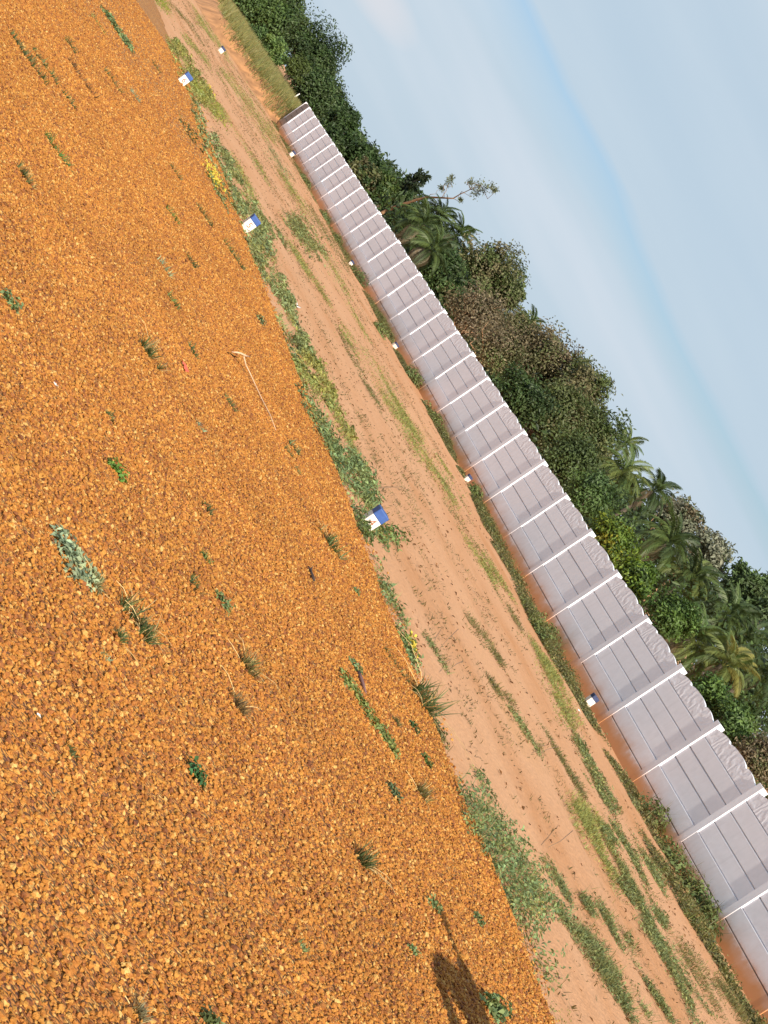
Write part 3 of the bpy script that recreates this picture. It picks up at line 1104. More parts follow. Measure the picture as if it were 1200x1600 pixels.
for lo, hi, hh in [(0, .12, .06), (.12, .22, .10), (.22, .45, .16)]:
    s_ = q[(hf >= lo) & (hf < hi)][:1500]
    if len(s_):
        m1 = len(s_) * 2 // 3
        clump_leaves(vb, s_[:m1], 16, 0.18, hh, 0.055, 0.032, (0.155, 0.15, 0.06), 0.5)
        clump_leaves(vb, s_[m1:], 14, 0.18, hh * 1.1, 0.05, 0.025, (0.2, 0.16, 0.065), 0.45)
        tuft_blades(gb, s_[::2], 9, hh * 1.2, 0.012, 0.8, (0.15, 0.17, 0.05), 0.35, 0.08)
# taller shrubs against the wall
for (px, py, hh) in [(592, 520, .5), (610, 510, .6), (640, 590, .5), (690, 660, .55), (700, 690, .45), (560, 425, .4), (838, 985, .35), (985, 1090, .3), (1100, 1440, .5), (1085, 1400, .5), (1130, 1480, .6), (1165, 1490, .7), (1150, 1500, .6), (900, 1050, .35), (780, 830, .4), (520, 360, .4), (480, 290, .35)]:
    p = ground(px, py)[:2]
    p = (min(p[0], 17.5), p[1])
    hh *= 0.55
    c = np.array([p]) + rng.normal(size=(6, 2)) * [0.1, 0.25]
    clump_leaves(vb, c, 55, 0.22, hh, 0.075, 0.045, (0.15, 0.19, 0.065), 0.4)
    tuft_blades(gb, c, 8, hh * 1.1, 0.012, 0.5, (0.16, 0.14, 0.06), 0.3, 0.1)
tag(vb.build('wall_foot_weeds', LEAF), 'ragged dark green weeds growing along the foot of the wall', 'weeds', kind='stuff')
tag(gb.build('wall_foot_grass', GRASS), 'grass stems standing among the weeds at the wall foot', 'grass', kind='stuff')

# ------------------------------------------------------------------ single plants on the gravel
def plant(kind, px, py, size, label, cat='plant', name='grass_tuft', col=None, ln=0.0, lift=0.052, stalks=0, seed=None):
    """size = height in metres; ln = stretch along the road for trailing plants"""
    p = ground(px, py, lift)
    loc = (p[0], p[1], lift - 0.004)
    vbl = VB()
    ax = np.array([[math.cos(YAW), -math.sin(YAW)], [math.sin(YAW), math.cos(YAW)]])
    if kind == 'tuft':
        c = (rng.normal(size=(9, 2)) * [size * 0.16 + ln * 0.3, size * 0.16]) @ ax
        tuft_blades(vbl, c, 11, size, size * 0.035 + 0.003, 0.85, col or (0.10, 0.15, 0.05), 0.3, size * 0.06, 0.35)
        tuft_blades(vbl, c, 3, size * 1.2, size * 0.03 + 0.002, 0.8, STRAW, 0.2, size * 0.06, 0.5)
        mat = GRASS
    elif kind == 'sprig':
        k_ = 5 + int(ln / 0.05)
        c = np.stack([np.linspace(-0.5, 0.5, k_) * (ln + size * 0.4), rng.normal(size=k_) * size * 0.25], 1) @ ax
        tuft_blades(vbl, c, 8, size, size * 0.07 + 0.003, 0.9, col or (0.10, 0.16, 0.06), 0.3, size * 0.1, 0.4)
        mat = GRASS
    elif kind == 'leafy':
        c = (rng.normal(size=(8, 2)) * [size * 0.3 + ln * 0.3, size * 0.3])
        c[:, 0] = np.linspace(-0.5, 0.5, 8) * (ln + size * 0.7)
        c = c @ ax
        clump_leaves(vbl, c, 16, size * 0.45, size, size * 0.38 + 0.006, size * 0.24 + 0.004, col or GRN, 0.4)
        mat = LEAF
    elif kind == 'creeper':
        nc = 34 if label.startswith('silvery') else 44
        t = np.linspace(-0.5, 0.5, nc)[:, None]
        c = np.concatenate([t * ln, rng.normal(size=(nc, 1)) * (0.075 if label.startswith('silvery') else size * 0.9)], 1) @ ax
        clump_leaves(vbl, c, 16, max(0.05, size * 0.8), size, size * 0.6, size * 0.36, col or GRN, 0.45)
        mat = LEAF
    o = vbl.build(name, mat)
    o.location = loc
    if stalks:
        root = empty(name, loc)
        o.name = 'foliage'
        o.parent = root
        o.location = (0, 0, 0)
        mb = MB()
        for _ in range(stalks):
            th = random.uniform(0, 6.28)
            L = size * random.uniform(1.6, 2.8)
            el = random.uniform(0.1, 0.7)
            a = Vector((math.cos(th), math.sin(th), 0))
            mb.tube([a * 0.01, a * L * 0.35 + Vector((0, 0, L * 0.35 * el)), a * L * 0.7 + Vector((0, 0, L * 0.5 * el)), a * L * math.cos(el * 0.5) + Vector((0, 0, L * 0.45 * el))],
                    [0.0018, 0.0017, 0.0015, 0.001], 3)
        sm = mb.build('stalk', STRAWM, root)
        sm.name = 'straw_stalks'
        tag(root, label, cat, 'plants on the gravel')
        root.name = name
        return root
    tag(o, label, cat, 'plants on the gravel')
    return o


SIL = (0.3, 0.36, 0.21)
PLANTS = [
    ('creeper', 112, 878, 0.05, 'silvery green creeping weed sprawled on the gravel left of the strawy tufts', 'creeping_weed', SIL, 0.26, 0),
    ('tuft', 146, 918, 0.07, 'small dry grass tuft at the tail of the silvery creeping weed', 'grass_tuft', OLIVE, 0.05, 3),
    ('tuft', 205, 968, 0.11, 'green grass tuft with long straw stalks between two smaller tufts', 'grass_tuft', (0.09, 0.14, 0.05), 0.1, 7),
    ('tuft', 184, 1000, 0.06, 'low grass tuft just below the tuft with long straw stalks', 'grass_tuft', None, 0.03, 2),
    ('tuft', 222, 990, 0.07, 'short dark grass tuft touching the right side of the strawy tuft', 'grass_tuft', (0.08, 0.13, 0.045), 0.03, 3),
    ('tuft', 382, 1042, 0.10, 'thin strawy grass tuft alone in the middle of the gravel', 'grass_tuft', OLIVE, 0.04, 5),
    ('tuft', 370, 1105, 0.08, 'withered brown grass tuft below the thin strawy one', 'grass_tuft', (0.2, 0.15, 0.07), 0.04, 3),
    ('tuft', 514, 852, 0.13, 'green grass tuft on the gravel near the survey stone closest to the camera', 'grass_tuft', None, 0.16, 4),
    ('tuft', 231, 556, 0.12, 'upright grass tuft left of the red plastic scrap', 'grass_tuft', None, 0.16, 2),
    ('tuft', 563, 1347, 0.11, 'grass tuft with stalks on the near gravel above the human shadow', 'grass_tuft', (0.11, 0.14, 0.05), 0.08, 4),
    ('tuft', 657, 1243, 0.10, 'brownish grass tuft beside the dense weed bank', 'grass_tuft', OLIVE, 0.06, 3),
    ('creeper', 574, 1116, 0.05, 'long narrow bright green creeper lying along the gravel', 'creeping_weed', (0.24, 0.29, 0.09), 0.62, 0),
    ('leafy', 766, 1580, 0.11, 'round leafy weed clump at the edge of the human shadow', 'leafy_weed', GRN, 0.05, 0),
    ('creeper', 181, 47, 0.09, 'dense elongated weed clump far off on the gravel at the top of the view', 'creeping_weed', GRN, 0.75, 0),
    ('leafy', 178, 737, 0.06, 'bright green upright leafy sprig above the silvery creeping weed', 'leafy_weed', (0.12, 0.22, 0.04), 0.06, 0),
    ('leafy', 405, 501, 0.07, 'pale rounded leaf clump between the gravel edge and the forked dry stick', 'leafy_weed', (0.17, 0.2, 0.09), 0.06, 0),
    ('leafy', 344, 942, 0.05, 'small dense leafy weed right of two grass sprigs', 'leafy_weed', GRN, 0.08, 0),
    ('leafy', 302, 1212, 0.05, 'single dark green leafy sprig on the open near gravel', 'leafy_weed', (0.06, 0.15, 0.05), 0.05, 0),
    ('sprig', 302, 916, 0.06, 'dark thin sprig left of the small dense leafy weed', 'grass_sprig', DKG, 0.06, 0),
    ('sprig', 320, 873, 0.05, 'small leafy green sprig above two darker sprigs', 'grass_sprig', (0.11, 0.18, 0.05), 0.05, 0),
    ('sprig', 322, 797, 0.06, 'slender dark sprig midway along the gravel', 'grass_sprig', DKG, 0.06, 0),
    ('sprig', 170, 652, 0.05, 'tiny bushy sprig beside a fallen straw', 'grass_sprig', None, 0.03, 0),
    ('sprig', 311, 668, 0.05, 'faint grey green sprig left of the long dry stick', 'grass_sprig', SIL, 0.06, 0),
    ('sprig', 358, 632, 0.07, 'narrow green sprig directly left of the long dry stick', 'grass_sprig', None, 0.1, 0),
    ('sprig', 300, 550, 0.07, 'thin sprig just above the red plastic scrap', 'grass_sprig', None, 0.08, 0),
    ('sprig', 268, 471, 0.07, 'thin leaning sprig above the upright grass tuft', 'grass_sprig', (0.13, 0.2, 0.06), 0.12, 0),
    ('sprig', 297, 409, 0.08, 'dark clear cut sprig between two pale ones', 'grass_sprig', DKG, 0.12, 0),
    ('sprig', 255, 420, 0.08, 'pale grey sprig left of the dark clear cut sprig', 'grass_sprig', SIL, 0.14, 0),
    ('sprig', 268, 337, 0.08, 'yellow green sprig level with the fifth survey stone', 'grass_sprig', (0.16, 0.23, 0.06), 0.18, 0),
    ('sprig', 318, 338, 0.1, 'dry brownish double sprig left of the fifth survey stone', 'grass_sprig', OLIVE, 0.3, 0),
    ('sprig', 364, 400, 0.1, 'long dry sprig right beside the gravel edge weeds', 'grass_sprig', (0.13, 0.16, 0.05), 0.4, 0),
    ('sprig', 273, 270, 0.08, 'brown green sprig left of the yellow flowers', 'grass_sprig', OLIVE, 0.2, 0),
    ('sprig', 86, 236, 0.1, 'bright green sprig alone on the far gravel', 'grass_sprig', (0.11, 0.2, 0.05), 0.25, 0),
    ('tuft', 35, 275, 0.08, 'dark tuft with a bent straw at the far left of the gravel', 'grass_tuft', DKG, 0.12, 2),
    ('sprig', 42, 92, 0.1, 'long dark sprig near the upper left of the gravel', 'grass_sprig', DKG, 0.5, 0),
    ('sprig', 70, 106, 0.09, 'pale sprig right of the long dark sprig', 'grass_sprig', None, 0.35, 0),
    ('sprig', 127, 124, 0.09, 'brown dry sprig on the far gravel', 'grass_sprig', BRN, 0.45, 0),
    ('sprig', 176, 128, 0.08, 'brown thin sprig level with the sixth survey stone', 'grass_sprig', OLIVE, 0.3, 0),
    ('sprig', 110, 74, 0.09, 'small dark green sprig below the dense far weed clump', 'grass_sprig', DKG, 0.15, 0),
    ('sprig', 106, 157, 0.08, 'small green sprig below the brown dry one', 'grass_sprig', None, 0.15, 0),
    ('sprig', 210, 151, 0.08, 'faint green sprig midway between far tufts and the gravel edge', 'grass_sprig', SIL, 0.15, 0),
    ('sprig', 243, 105, 0.08, 'thin sprig close to the sixth survey stone', 'grass_sprig', OLIVE, 0.2, 0),
    ('sprig', 152, 38, 0.08, 'thin pale sprig left of the dense far weed clump', 'grass_sprig', LGRN, 0.3, 0),
    ('sprig', 458, 702, 0.08, 'green sprig topmost of a row of three on the gravel', 'grass_sprig', None, 0.12, 0),
    ('sprig', 463, 736, 0.05, 'small sprig lowest of a row of three on the gravel', 'grass_sprig', OLIVE, 0.05, 0),
    ('sprig', 450, 708, 0.06, 'dull sprig at the left of a row of three on the gravel', 'grass_sprig', OLIVE, 0.08, 0),
    ('leafy', 555, 925, 0.035, 'tiny round leafy sprig below the tuft near the survey stone', 'leafy_weed', GRN, 0.03, 0),
    ('leafy', 552, 1043, 0.05, 'leafy green sprig at the tip of a short dark twig', 'leafy_weed', GRN, 0.08, 0),
    ('tuft', 617, 1130, 0.06, 'dark grass tuft right of the long bright creeper', 'grass_tuft', DKG, 0.05, 0),
    ('leafy', 644, 1138, 0.045, 'small dark leafy weed close to the big edge tuft', 'leafy_weed', (0.08, 0.14, 0.05), 0.06, 0),
    ('leafy', 664, 1190, 0.045, 'bright leafy sprig left of the dense weed bank', 'leafy_weed', (0.13, 0.2, 0.06), 0.06, 0),
    ('leafy', 613, 1240, 0.05, 'pale leafy sprig left of the brownish tuft', 'leafy_weed', (0.14, 0.19, 0.09), 0.06, 0),
    ('leafy', 676, 1417, 0.045, 'small leafy sprig beside the tip of the shadow arm', 'leafy_weed', GRN, 0.06, 0),
    ('leafy', 745, 1437, 0.04, 'small leafy sprig between the shadow arm and the weed bank', 'leafy_weed', GRN, 0.05, 0),
    ('leafy', 641, 1487, 0.035, 'tiny leafy sprig left of the shadow head', 'leafy_weed', GRN, 0.03, 0),
    ('sprig', 470, 1482, 0.04, 'faint spiky sprig on the near gravel', 'grass_sprig', GRN, 0.03, 0),
    ('tuft', 210, 1580, 0.05, 'pale dry tuft at the bottom edge of the view', 'grass_tuft', (0.25, 0.22, 0.12), 0.03, 2),
    ('leafy', 325, 1598, 0.04, 'dark sprig cut by the bottom edge of the view', 'leafy_weed', DKG, 0.04, 0),
    ('leafy', 12, 475, 0.06, 'small green sprig at the left edge of the view', 'leafy_weed', GRN, 0.05, 0),
    ('sprig', 162, 1030, 0.04, 'wispy grey sprig below the low grass tuft', 'grass_sprig', SIL, 0.04, 0),
    ('sprig', 110, 1175, 0.03, 'tiny dark sprig on the near left gravel', 'grass_sprig', DKG, 0.03, 0),
    ('sprig', 622, 1046, 0.06, 'dark low row of sprigs left of the big edge tuft', 'grass_sprig', DKG, 0.36, 0),
    ('tuft', 662, 1104, 0.24, 'big spreading green grass tuft at the gravel edge with tall dry stems', 'grass_tuft', (0.09, 0.15, 0.055), 0.05, 12),
]
for kd, px, py, sz_, lab, nm, col, ln, st in PLANTS:
    plant(kd, px, py, sz_, lab, 'weed' if 'weed' in nm else 'grass', nm, col, ln, 0.052, st)


def flowers(px, py, n, sx_, sy_, h, label, lift=0.0):
    p = ground(px, py)
    root = empty('yellow_flower_patch', (p[0], p[1], lift))
    tag(root, label, 'flowers', 'yellow flowers')
    c = rng.normal(size=(max(6, n // 14), 2)) * [sx_, sy_]
    v1 = VB()
    clump_leaves(v1, c, 24, 0.09, h, 0.05, 0.026, (0.16, 0.22, 0.06), 0.4)
    v1.build('foliage', LEAF, root)
    v2 = VB()
    q = rng.normal(size=(n, 2)) * [sx_, sy_]
    pz = np.concatenate([q, h * (0.5 + 0.6 * rng.random((n, 1)))], 1)
    for _ in range(4):
        v2.add(leaves(pz, unit(rng.normal(size=(n, 3)) * 0.5 + [0.3, -0.6, 0.8]), 0.034, 0.026, jitter_cols(YEL, n, 0.15, 0.05)))
    v2.build('flower', LEAF, root)['kind'] = 'stuff'


flowers(324, 279, 64, 0.09, 0.34, 0.15, 'patch of yellow flowers at the gravel edge between the fifth and sixth survey stones')
flowers(632, 1012, 16, 0.04, 0.10, 0.11, 'small bunch of yellow flowers at the gravel edge above the big edge tuft')
flowers(557, 420, 40, 0.15, 0.5, 0.42, 'yellow flowering weed at the foot of the wall')
flowers(325, 143, 14, 0.1, 0.3, 0.12, 'few pale yellow flowers on the sand below the sixth survey stone')

# ------------------------------------------------------------------ sticks and scraps
def stick(pts, rads, label, name='dry_stick', mat=STICKM, cat='stick', n=5):
    P = [Vector(ground(x, y, 0.05)) for x, y, z in pts]
    b = P[0].copy()
    mb = MB()
    mb.tube([Vector((p.x - b.x, p.y - b.y, z)) for p, (x, y, z) in zip(P, pts)], rads, n)
    o = mb.build(name, mat, None, True)
    o.location = (b.x, b.y, 0.05)
    return tag(o, label, cat)


root = empty('forked_stick', tuple(ground(432, 672, 0.05)))
tag(root, 'long pale dry stick with a crosspiece at its raised end lying on the gravel', 'stick')


def sub(pts, rads, name):
    mb = MB()
    b = root.location
    q = []
    for x, y, z in pts:
        p = ground(x, y, 0.05 + z)
        q.append((p[0] - b.x, p[1] - b.y, z))
    mb.tube(q, rads, 6)
    return mb.build(name, STICKM, root, True)


sub([(431, 672, .014), (422, 648, .02), (410, 625, .025), (400, 604, .03), (391, 584, .04), (384, 570, .06), (381, 557, .10)], [.004, .005, .0055, .006, .0065, .007, .007], 'shaft')
sub([(362, 550, .05), (370, 550.5, .085), (376, 552, .1), (382, 555, .115), (390, 557.5, .125)], [.006, .009, .010, .010, .004], 'crosspiece')
stick([(556, 1052, .02), (560, 1062, .02), (565, 1075, .018), (569, 1085, .015)], [.012, .014, .012, .006], 'short dark twig below a leafy green sprig on the gravel', 'dark_twig', plain('purple_brown_wood', (0.2, 0.1, 0.09), 0.8))
root2 = empty('charred_stick', tuple(ground(489, 908, 0.05)))
tag(root2, 'black charred stick lying alone on the gravel right of the sprigs', 'stick')
mb = MB()
b = root2.location
pp = [ground(x, y, 0.07) for x, y in [(491, 907), (488.5, 901), (486.5, 895), (485, 891)]]
mb.tube([(p[0] - b.x, p[1] - b.y, 0.02) for p in pp], [0.010, 0.014, 0.012, 0.010], 6)
mb.build('charred_stem', DARKWOOD, root2, True)
mb = MB()
for x, y in [(482, 885), (487.5, 885)]:
    p, q = ground(485.5, 892, 0.07), ground(x, y, 0.07)
    mb.tube([(p[0] - b.x, p[1] - b.y, 0.02), (q[0] - b.x, q[1] - b.y, 0.02)], [0.009, 0.006], 5)
mb.build('fork', DARKWOOD, root2, True)


def scrap(px, py, w, l, mat, name, label, rz, lift=0.062):
    p = ground(px, py, lift)
    bm = bmesh.new()
    bmesh.ops.create_grid(bm, x_segments=4, y_segments=3, size=0.5)
    for vv in bm.verts:
        vv.co.x *= l
        vv.co.y *= w
        vv.co.z = random.uniform(0, 0.25) * w + abs(vv.co.y) * 0.5
    bmesh.ops.solidify(bm, geom=bm.faces[:], thickness=0.002)
    me = bpy.data.meshes.new(name)
    bm.to_mesh(me)
    bm.free()
    me.materials.append(mat)
    o = link(name, me)
    o.location = (p[0], p[1], lift)
    o.rotation_euler = (0, 0, rz)
    tag(o, label, 'litter')


scrap(286, 573, 0.05, 0.16, PLASTIC, 'plastic_scrap', 'crumpled red plastic scrap on the gravel right of the upright tuft', rad(100))
scrap(464, 479, 0.09, 0.24, WPLASTIC, 'paper_scrap', 'crumpled white wrapper on the sand beyond the gravel edge', rad(70), 0.02)
scrap(904, 1112, 0.06, 0.10, WPLASTIC, 'paper_scrap', 'white speck of litter on the sand in front of the wall', rad(20), 0.02)
scrap(60, 1118, 0.012, 0.016, WPLASTIC, 'white_pebble', 'tiny white pebble on the near left gravel', 0.3)
scrap(86, 601, 0.02, 0.035, WPLASTIC, 'paper_scrap', 'tiny white paper bit on the left gravel', 0.9)
# thin dry twigs on the sand
TWIGM = plain('grey_brown_twig', (0.25, 0.16, 0.09), 0.85, 0.2, 20.0)
for pts, lab in [
    ([(683, 1018, .01), (692, 1004, .05), (704, 991, .1)], 'thin dark twig sticking up from the sand right of the flowers'),
    ([(694, 1052, .01), (708, 1041, .04), (716, 1038, .06)], 'bent dry twig on the sand right of the big edge tuft'),
    ([(585, 625, .01), (597, 617, .05), (615, 610, .1), (622, 605, .13)], 'pale dry twig on the sand above the nearest edge survey stone'),
    ([(560, 770, .01), (590, 765, .03), (622, 763, .04), (640, 770, .03)], 'curved dry stems lying on the sand behind the nearest survey stone'),
    ([(838, 1180, .01), (850, 1174, .04), (866, 1171, .06)], 'dry twig on the sand midway to the wall'),
    ([(855, 1325, .01), (870, 1318, .04), (884, 1305, .08)], 'dry twig on the sand beyond the weed bank'),
    ([(535, 540, .01), (552, 543, .02), (567, 548, .02)], 'dark fallen twig on the sand in the middle distance'),
]:
    stick(pts, [.0032] * len(pts), lab, 'dry_twig', TWIGM, 'twig', 4)

# ------------------------------------------------------------------ field beyond the end of the wall
def field():
    # a raised bank of red earth with tall yellow-green grass on it
    xs = np.concatenate([np.linspace(12.0, 30, 50), np.linspace(32, 160, 20)])
    ysf = np.concatenate([np.linspace(88.5, 190, 70), np.linspace(196, 400, 12)])

    def z(X, Y):
        e0 = 13.2 + (vnoise(Y * 0.15, Y * 0, 51) - 0.5) * 1.6 + np.clip((Y - 96) * 0.02, 0, 1) + np.clip((96 - Y) * 0.62, 0, 4.9)
        h = np.clip((X - e0) / 1.3, 0, 1)
        h = h * h * (3 - 2 * h)
        return h * (0.85 + 0.25 * (vnoise(X * 0.3, Y * 0.2, 52) - 0.5)) - 0.01 + (vnoise(X * 1.4, Y * 1.0, 53) - 0.5) * 0.12 * h
    return xs, ysf, z


fx_, fy_, fz_ = field()
fld = link('field_bank', grid(fx_, fy_, fz_, 'field_bank', BANK))
tag(fld, kind='structure')
gb = VB()
n = 95000
Y = 89 + 60 * rng.random(n) ** 1.3
X = 14 + 34 * rng.random(n)
Z = fz_(X, Y)
k = Z > 0.02 + 0.6 * (vnoise(X * 0.8, Y * 0.4, 54))
X, Y, Z = X[k], Y[k], Z[k]
m = len(X)
print('field grass', m)
for c, sh, ln in [((0.215, 0.215, 0.07), 0.5, 0.5), ((0.28, 0.24, 0.10), 0.25, 0.55), ((0.14, 0.165, 0.055), 0.25, 0.45)]:
    s_ = rng.random(m) < sh
    P = np.stack([X[s_], Y[s_], Z[s_] - 0.03], 1)
    for _ in range(2):
        gb.add(blades(P + rng.normal(size=P.shape) * [0.15, 0.15, 0.0], ln, 0.024, 0.45, jitter_cols(c, len(P), 0.25), 0.5))
tag(gb.build('field_grass', GRASS), 'tall yellow green grass on the bank beyond the wall end', 'grass', kind='stuff')

# ------------------------------------------------------------------ trees
def limb(mb, a, b, r0, r1, n=4, k=4, wob=0.12):
    a, b = Vector(a), Vector(b)
    L = (b - a).length
    pts, rr = [], []
    for q in range(k + 1):
        t = q / k
        p = a.lerp(b, t)
        if 0 < q < k:
            p += Vector((random.gauss(0, 1), random.gauss(0, 1), random.gauss(0, 0.6))) * L * wob * 0.5
        pts.append(p)
        rr.append(r0 + (r1 - r0) * t)
    mb.tube(pts, rr, n)
    return pts


def tree(name, label, px, py, rpx, lat, cols, n=4200, leaf=(0.2, 0.1), aspect=(1.0, 1.0, 1.0), clumps=46, twigs=14, bark=BARK, trans=LEAF, tight=0.24, cat='tree', group='trees behind the wall', hollow=0.55):
    c = at_lat(px, py, lat)
    dist = np.linalg.norm(c - CAM)
    leaf = (leaf[0] * 0.78, leaf[1] * 0.78)
    n = int(n * 1.5)
    R = rpx / F_PX * dist
    rx, ry, rz = R * aspect[0], R * aspect[1], R * aspect[2]
    base = Vector((c[0], c[1], 0.0))
    root = empty(name, base)
    tag(root, label, cat, group)
    cz = c[2]
    mb = MB()
    th = max(0.3, cz - rz * 0.45)
    limb(mb, (0, 0, -0.1), (random.uniform(-.1, .1), random.uniform(-.1, .1), th), 0.05 + R * 0.055, 0.03 + R * 0.03, 7, 5, 0.06)
    # clump centres, biased towards the shell of the crown
    cc = unit(rng.normal(size=(clumps, 3))) * (rng.random((clumps, 1)) ** (1 - hollow))
    cc *= 0.9 + 0.25 * (rng.random((clumps, 1)) - 0.4)
    # uneven outline: the crown bulges and caves in with direction
    _s = random.uniform(0, 50)
    cc *= 0.72 + 0.6 * vnoise(np.arctan2(cc[:, 2], cc[:, 1]) * 1.6 + _s, cc[:, 0] / 0.8 + _s, 91)[:, None]
    cc = cc * np.array([rx, ry, rz])
    cc[:, 2] += cz
    low = cc[:, 2] < 0.3
    cc[low, 2] = 0.3 + rng.random(low.sum()) * 0.5
    idx = rng.choice(clumps, min(twigs, clumps), replace=False)
    for q in idx:
        limb(mb, (0, 0, th * random.uniform(0.55, 1.0)), np.array([0, 0, cz]) + (cc[q] - [0, 0, cz]) * random.uniform(0.9, 1.22), 0.02 + R * 0.018, 0.008, 4, 4, 0.16)
    mb.build('trunk', bark, root, True)
    per = max(4, n // clumps)
    pos = np.repeat(cc, per, 0)
    m = len(pos)
    sg = tight * R * np.repeat(0.6 + 0.8 * rng.random(clumps), per)[:, None]
    off = np.clip(rng.normal(size=(m, 3)), -1.7, 1.7) * sg * [1, 1, 0.75]
    pos = pos + off
    pos[:, 2] = np.maximum(pos[:, 2], 0.1)
    nr = unit(unit(pos - [0, 0, cz]) * 0.5 + rng.normal(size=(m, 3)) * 0.55 + [0, 0, 0.45])
    ci = rng.integers(0, len(cols), clumps)
    base_c = np.array(cols)[ci]
    cl = np.clip(base_c * (1 + (rng.random((clumps, 1)) - 0.5) * 0.5), 0.004, 1).repeat(per, 0)
    cl = cl * (1 + (rng.random((m, 1)) - 0.5) * 0.6)
    v_ = VB()
    v_.add(leaves(pos, nr, leaf[0], leaf[1], cl))
    v_.build('crown', trans, root)
    return root


DG = [(0.03, 0.052, 0.018), (0.04, 0.07, 0.022), (0.05, 0.075, 0.025)]
MG = [(0.06, 0.10, 0.03), (0.075, 0.12, 0.035), (0.05, 0.085, 0.03)]
LG = [(0.10, 0.16, 0.045), (0.12, 0.17, 0.05), (0.08, 0.13, 0.04)]
OB = [(0.11, 0.112, 0.048), (0.09, 0.105, 0.04), (0.135, 0.12, 0.06), (0.08, 0.105, 0.035)]
BR = [(0.15, 0.12, 0.075), (0.125, 0.1, 0.055), (0.17, 0.14, 0.08), (0.1, 0.1, 0.045)]
YG = [(0.17, 0.22, 0.03), (0.11, 0.17, 0.028), (0.23, 0.22, 0.03), (0.08, 0.13, 0.03)]
GG = [(0.15, 0.16, 0.11), (0.11, 0.13, 0.07), (0.17, 0.17, 0.12)]
BG = [(0.09, 0.15, 0.035), (0.06, 0.11, 0.028)]

for _L in (DG, MG, LG, OB, BR, GG):
    _L[:] = [tuple(min(1, x * 1.25) for x in c) for c in _L]
T = tree
# beyond the wall end
T('broadleaf_tree', 'mid green broadleaf tree with large pale leaves at the far left beyond the grass field', 395, 25, 44, 24, MG, 7000, (0.42, 0.2), (1, 1, 1), 60)
T('broadleaf_tree', 'second mid green broadleaf tree reaching over the grass next to the big dark tree', 438, 40, 34, 25.5, MG, 5200, (0.4, 0.19), (1, 1, 1), 50)
T('broadleaf_tree', 'leafy green tree cut by the top edge of the view', 372, -18, 46, 24, MG, 5200, (0.42, 0.2), (1, 1, 1), 50)
T('dark_tree', 'very dark tree with a ragged crown behind the pale leaved broadleaf trees', 440, -5, 42, 30, DG, 5200, (0.4, 0.2), (1, 1, 1), 50)
T('dark_tree', 'big round dark tree left of the wall end', 490, 92, 46, 27, DG, 11000, (0.3, 0.15), (1, 1, 1), 90, hollow=.65)
T('dark_tree', 'dark tree standing close behind the far end of the wall', 492, 140, 36, 27, DG, 6500, (0.3, 0.15), (1, 1, 1), 60)
T('shrub', 'small olive green round shrub in front of the big round dark tree', 466, 106, 17, 23, [(0.08, 0.11, 0.03)], 2400, (0.22, 0.11), (1, 1, 1), 36, cat='shrub')
T('shrub', 'leafy shrub at the grass edge left of the small round shrub', 428, 82, 20, 22, LG, 2600, (0.3, 0.15), (1, 1, 1), 30, cat='shrub')
T('shrub', 'low green shrub on the grass edge beneath the broadleaf trees', 400, 58, 18, 21.5, MG, 2200, (0.3, 0.15), (1, 1, 1), 30, cat='shrub')
T('dark_tree', 'dark leafy tree filling the gap right of the tree behind the wall end', 512, 172, 34, 29, DG, 6000, (0.3, 0.15), (1, 1, 1), 60)
T('dark_tree', 'low dark tree behind the open branched tree', 545, 225, 26, 29, DG, 4000, (0.3, 0.15), (1, 1, 1), 44)
# behind the far part of the wall
T('spiky_tree', 'open branched tree with a leafy side branch above the far wall', 532, 196, 24, 26, DG + MG, 2600, (0.34, 0.16), (1, 1, 1.1), 22, tight=.22)
T('spiky_tree', 'leafy leaning branch crown against the sky near the wall end', 545, 182, 14, 26, MG, 900, (0.34, 0.16), (1, 1, 1.2), 10, tight=.3)
T('spiky_tree', 'dark small crowned tree right of the leafy leaning branch', 565, 246, 24, 26, DG, 2800, (0.32, 0.16), (1, 1, 1.1), 22, tight=.22)
T('broadleaf_tree', 'dull green tree filling the gap behind the small dark crown', 530, 228, 24, 25, DG, 2600, (0.3, 0.15))
T('broadleaf_tree', 'round mid green tree below the dark leaning limb', 598, 292, 22, 24, [(0.06, 0.1, 0.03), (0.085, 0.12, 0.03)], 3200, (0.26, 0.13))
T('broadleaf_tree', 'dark tree under the leaning limb beside the round mid green tree', 622, 305, 20, 26, DG, 2400, (0.26, 0.13))
T('broadleaf_tree', 'shadowy tree behind the wall left of the round mid green tree', 572, 276, 20, 23, DG + OB, 2400, (0.26, 0.13))


def limb_tree(label, pts_px, lat, leafspots, bark, cols, r0, leaf=(0.25, 0.13), nl=160):
    P = [at_lat(x, y, lat) for x, y in pts_px]
    b = Vector((P[0][0], P[0][1], 0))
    root = empty('leaning_tree', b)
    tag(root, label, 'tree', 'trees behind the wall')
    mb = MB()
    q = [Vector((0, 0, -0.1))] + [Vector(p) - b for p in P]
    mb.tube(q, list(r0 * (0.14 + 0.86 * (1 - np.linspace(0, 1, len(q))) ** 1.15)), 7)
    vv = VB()
    for (x, y, s, i) in leafspots:
        c = Vector(at_lat(x, y, lat)) - b
        limb(mb, q[i], c, r0 * 0.16, r0 * 0.05, 4, 4, 0.2)
        R = s / F_PX * np.linalg.norm(at_lat(x, y, lat) - CAM)
        pos = np.array(c) + rng.normal(size=(nl, 3)) * R * 0.5
        vv.add(leaves(pos, unit(rng.normal(size=(nl, 3)) + [0, 0, 0.6]), leaf[0], leaf[1], jitter_cols(cols, nl, 0.35)))
    mb.build('trunk', bark, root, True)
    vv.build('crown', LEAF, root)


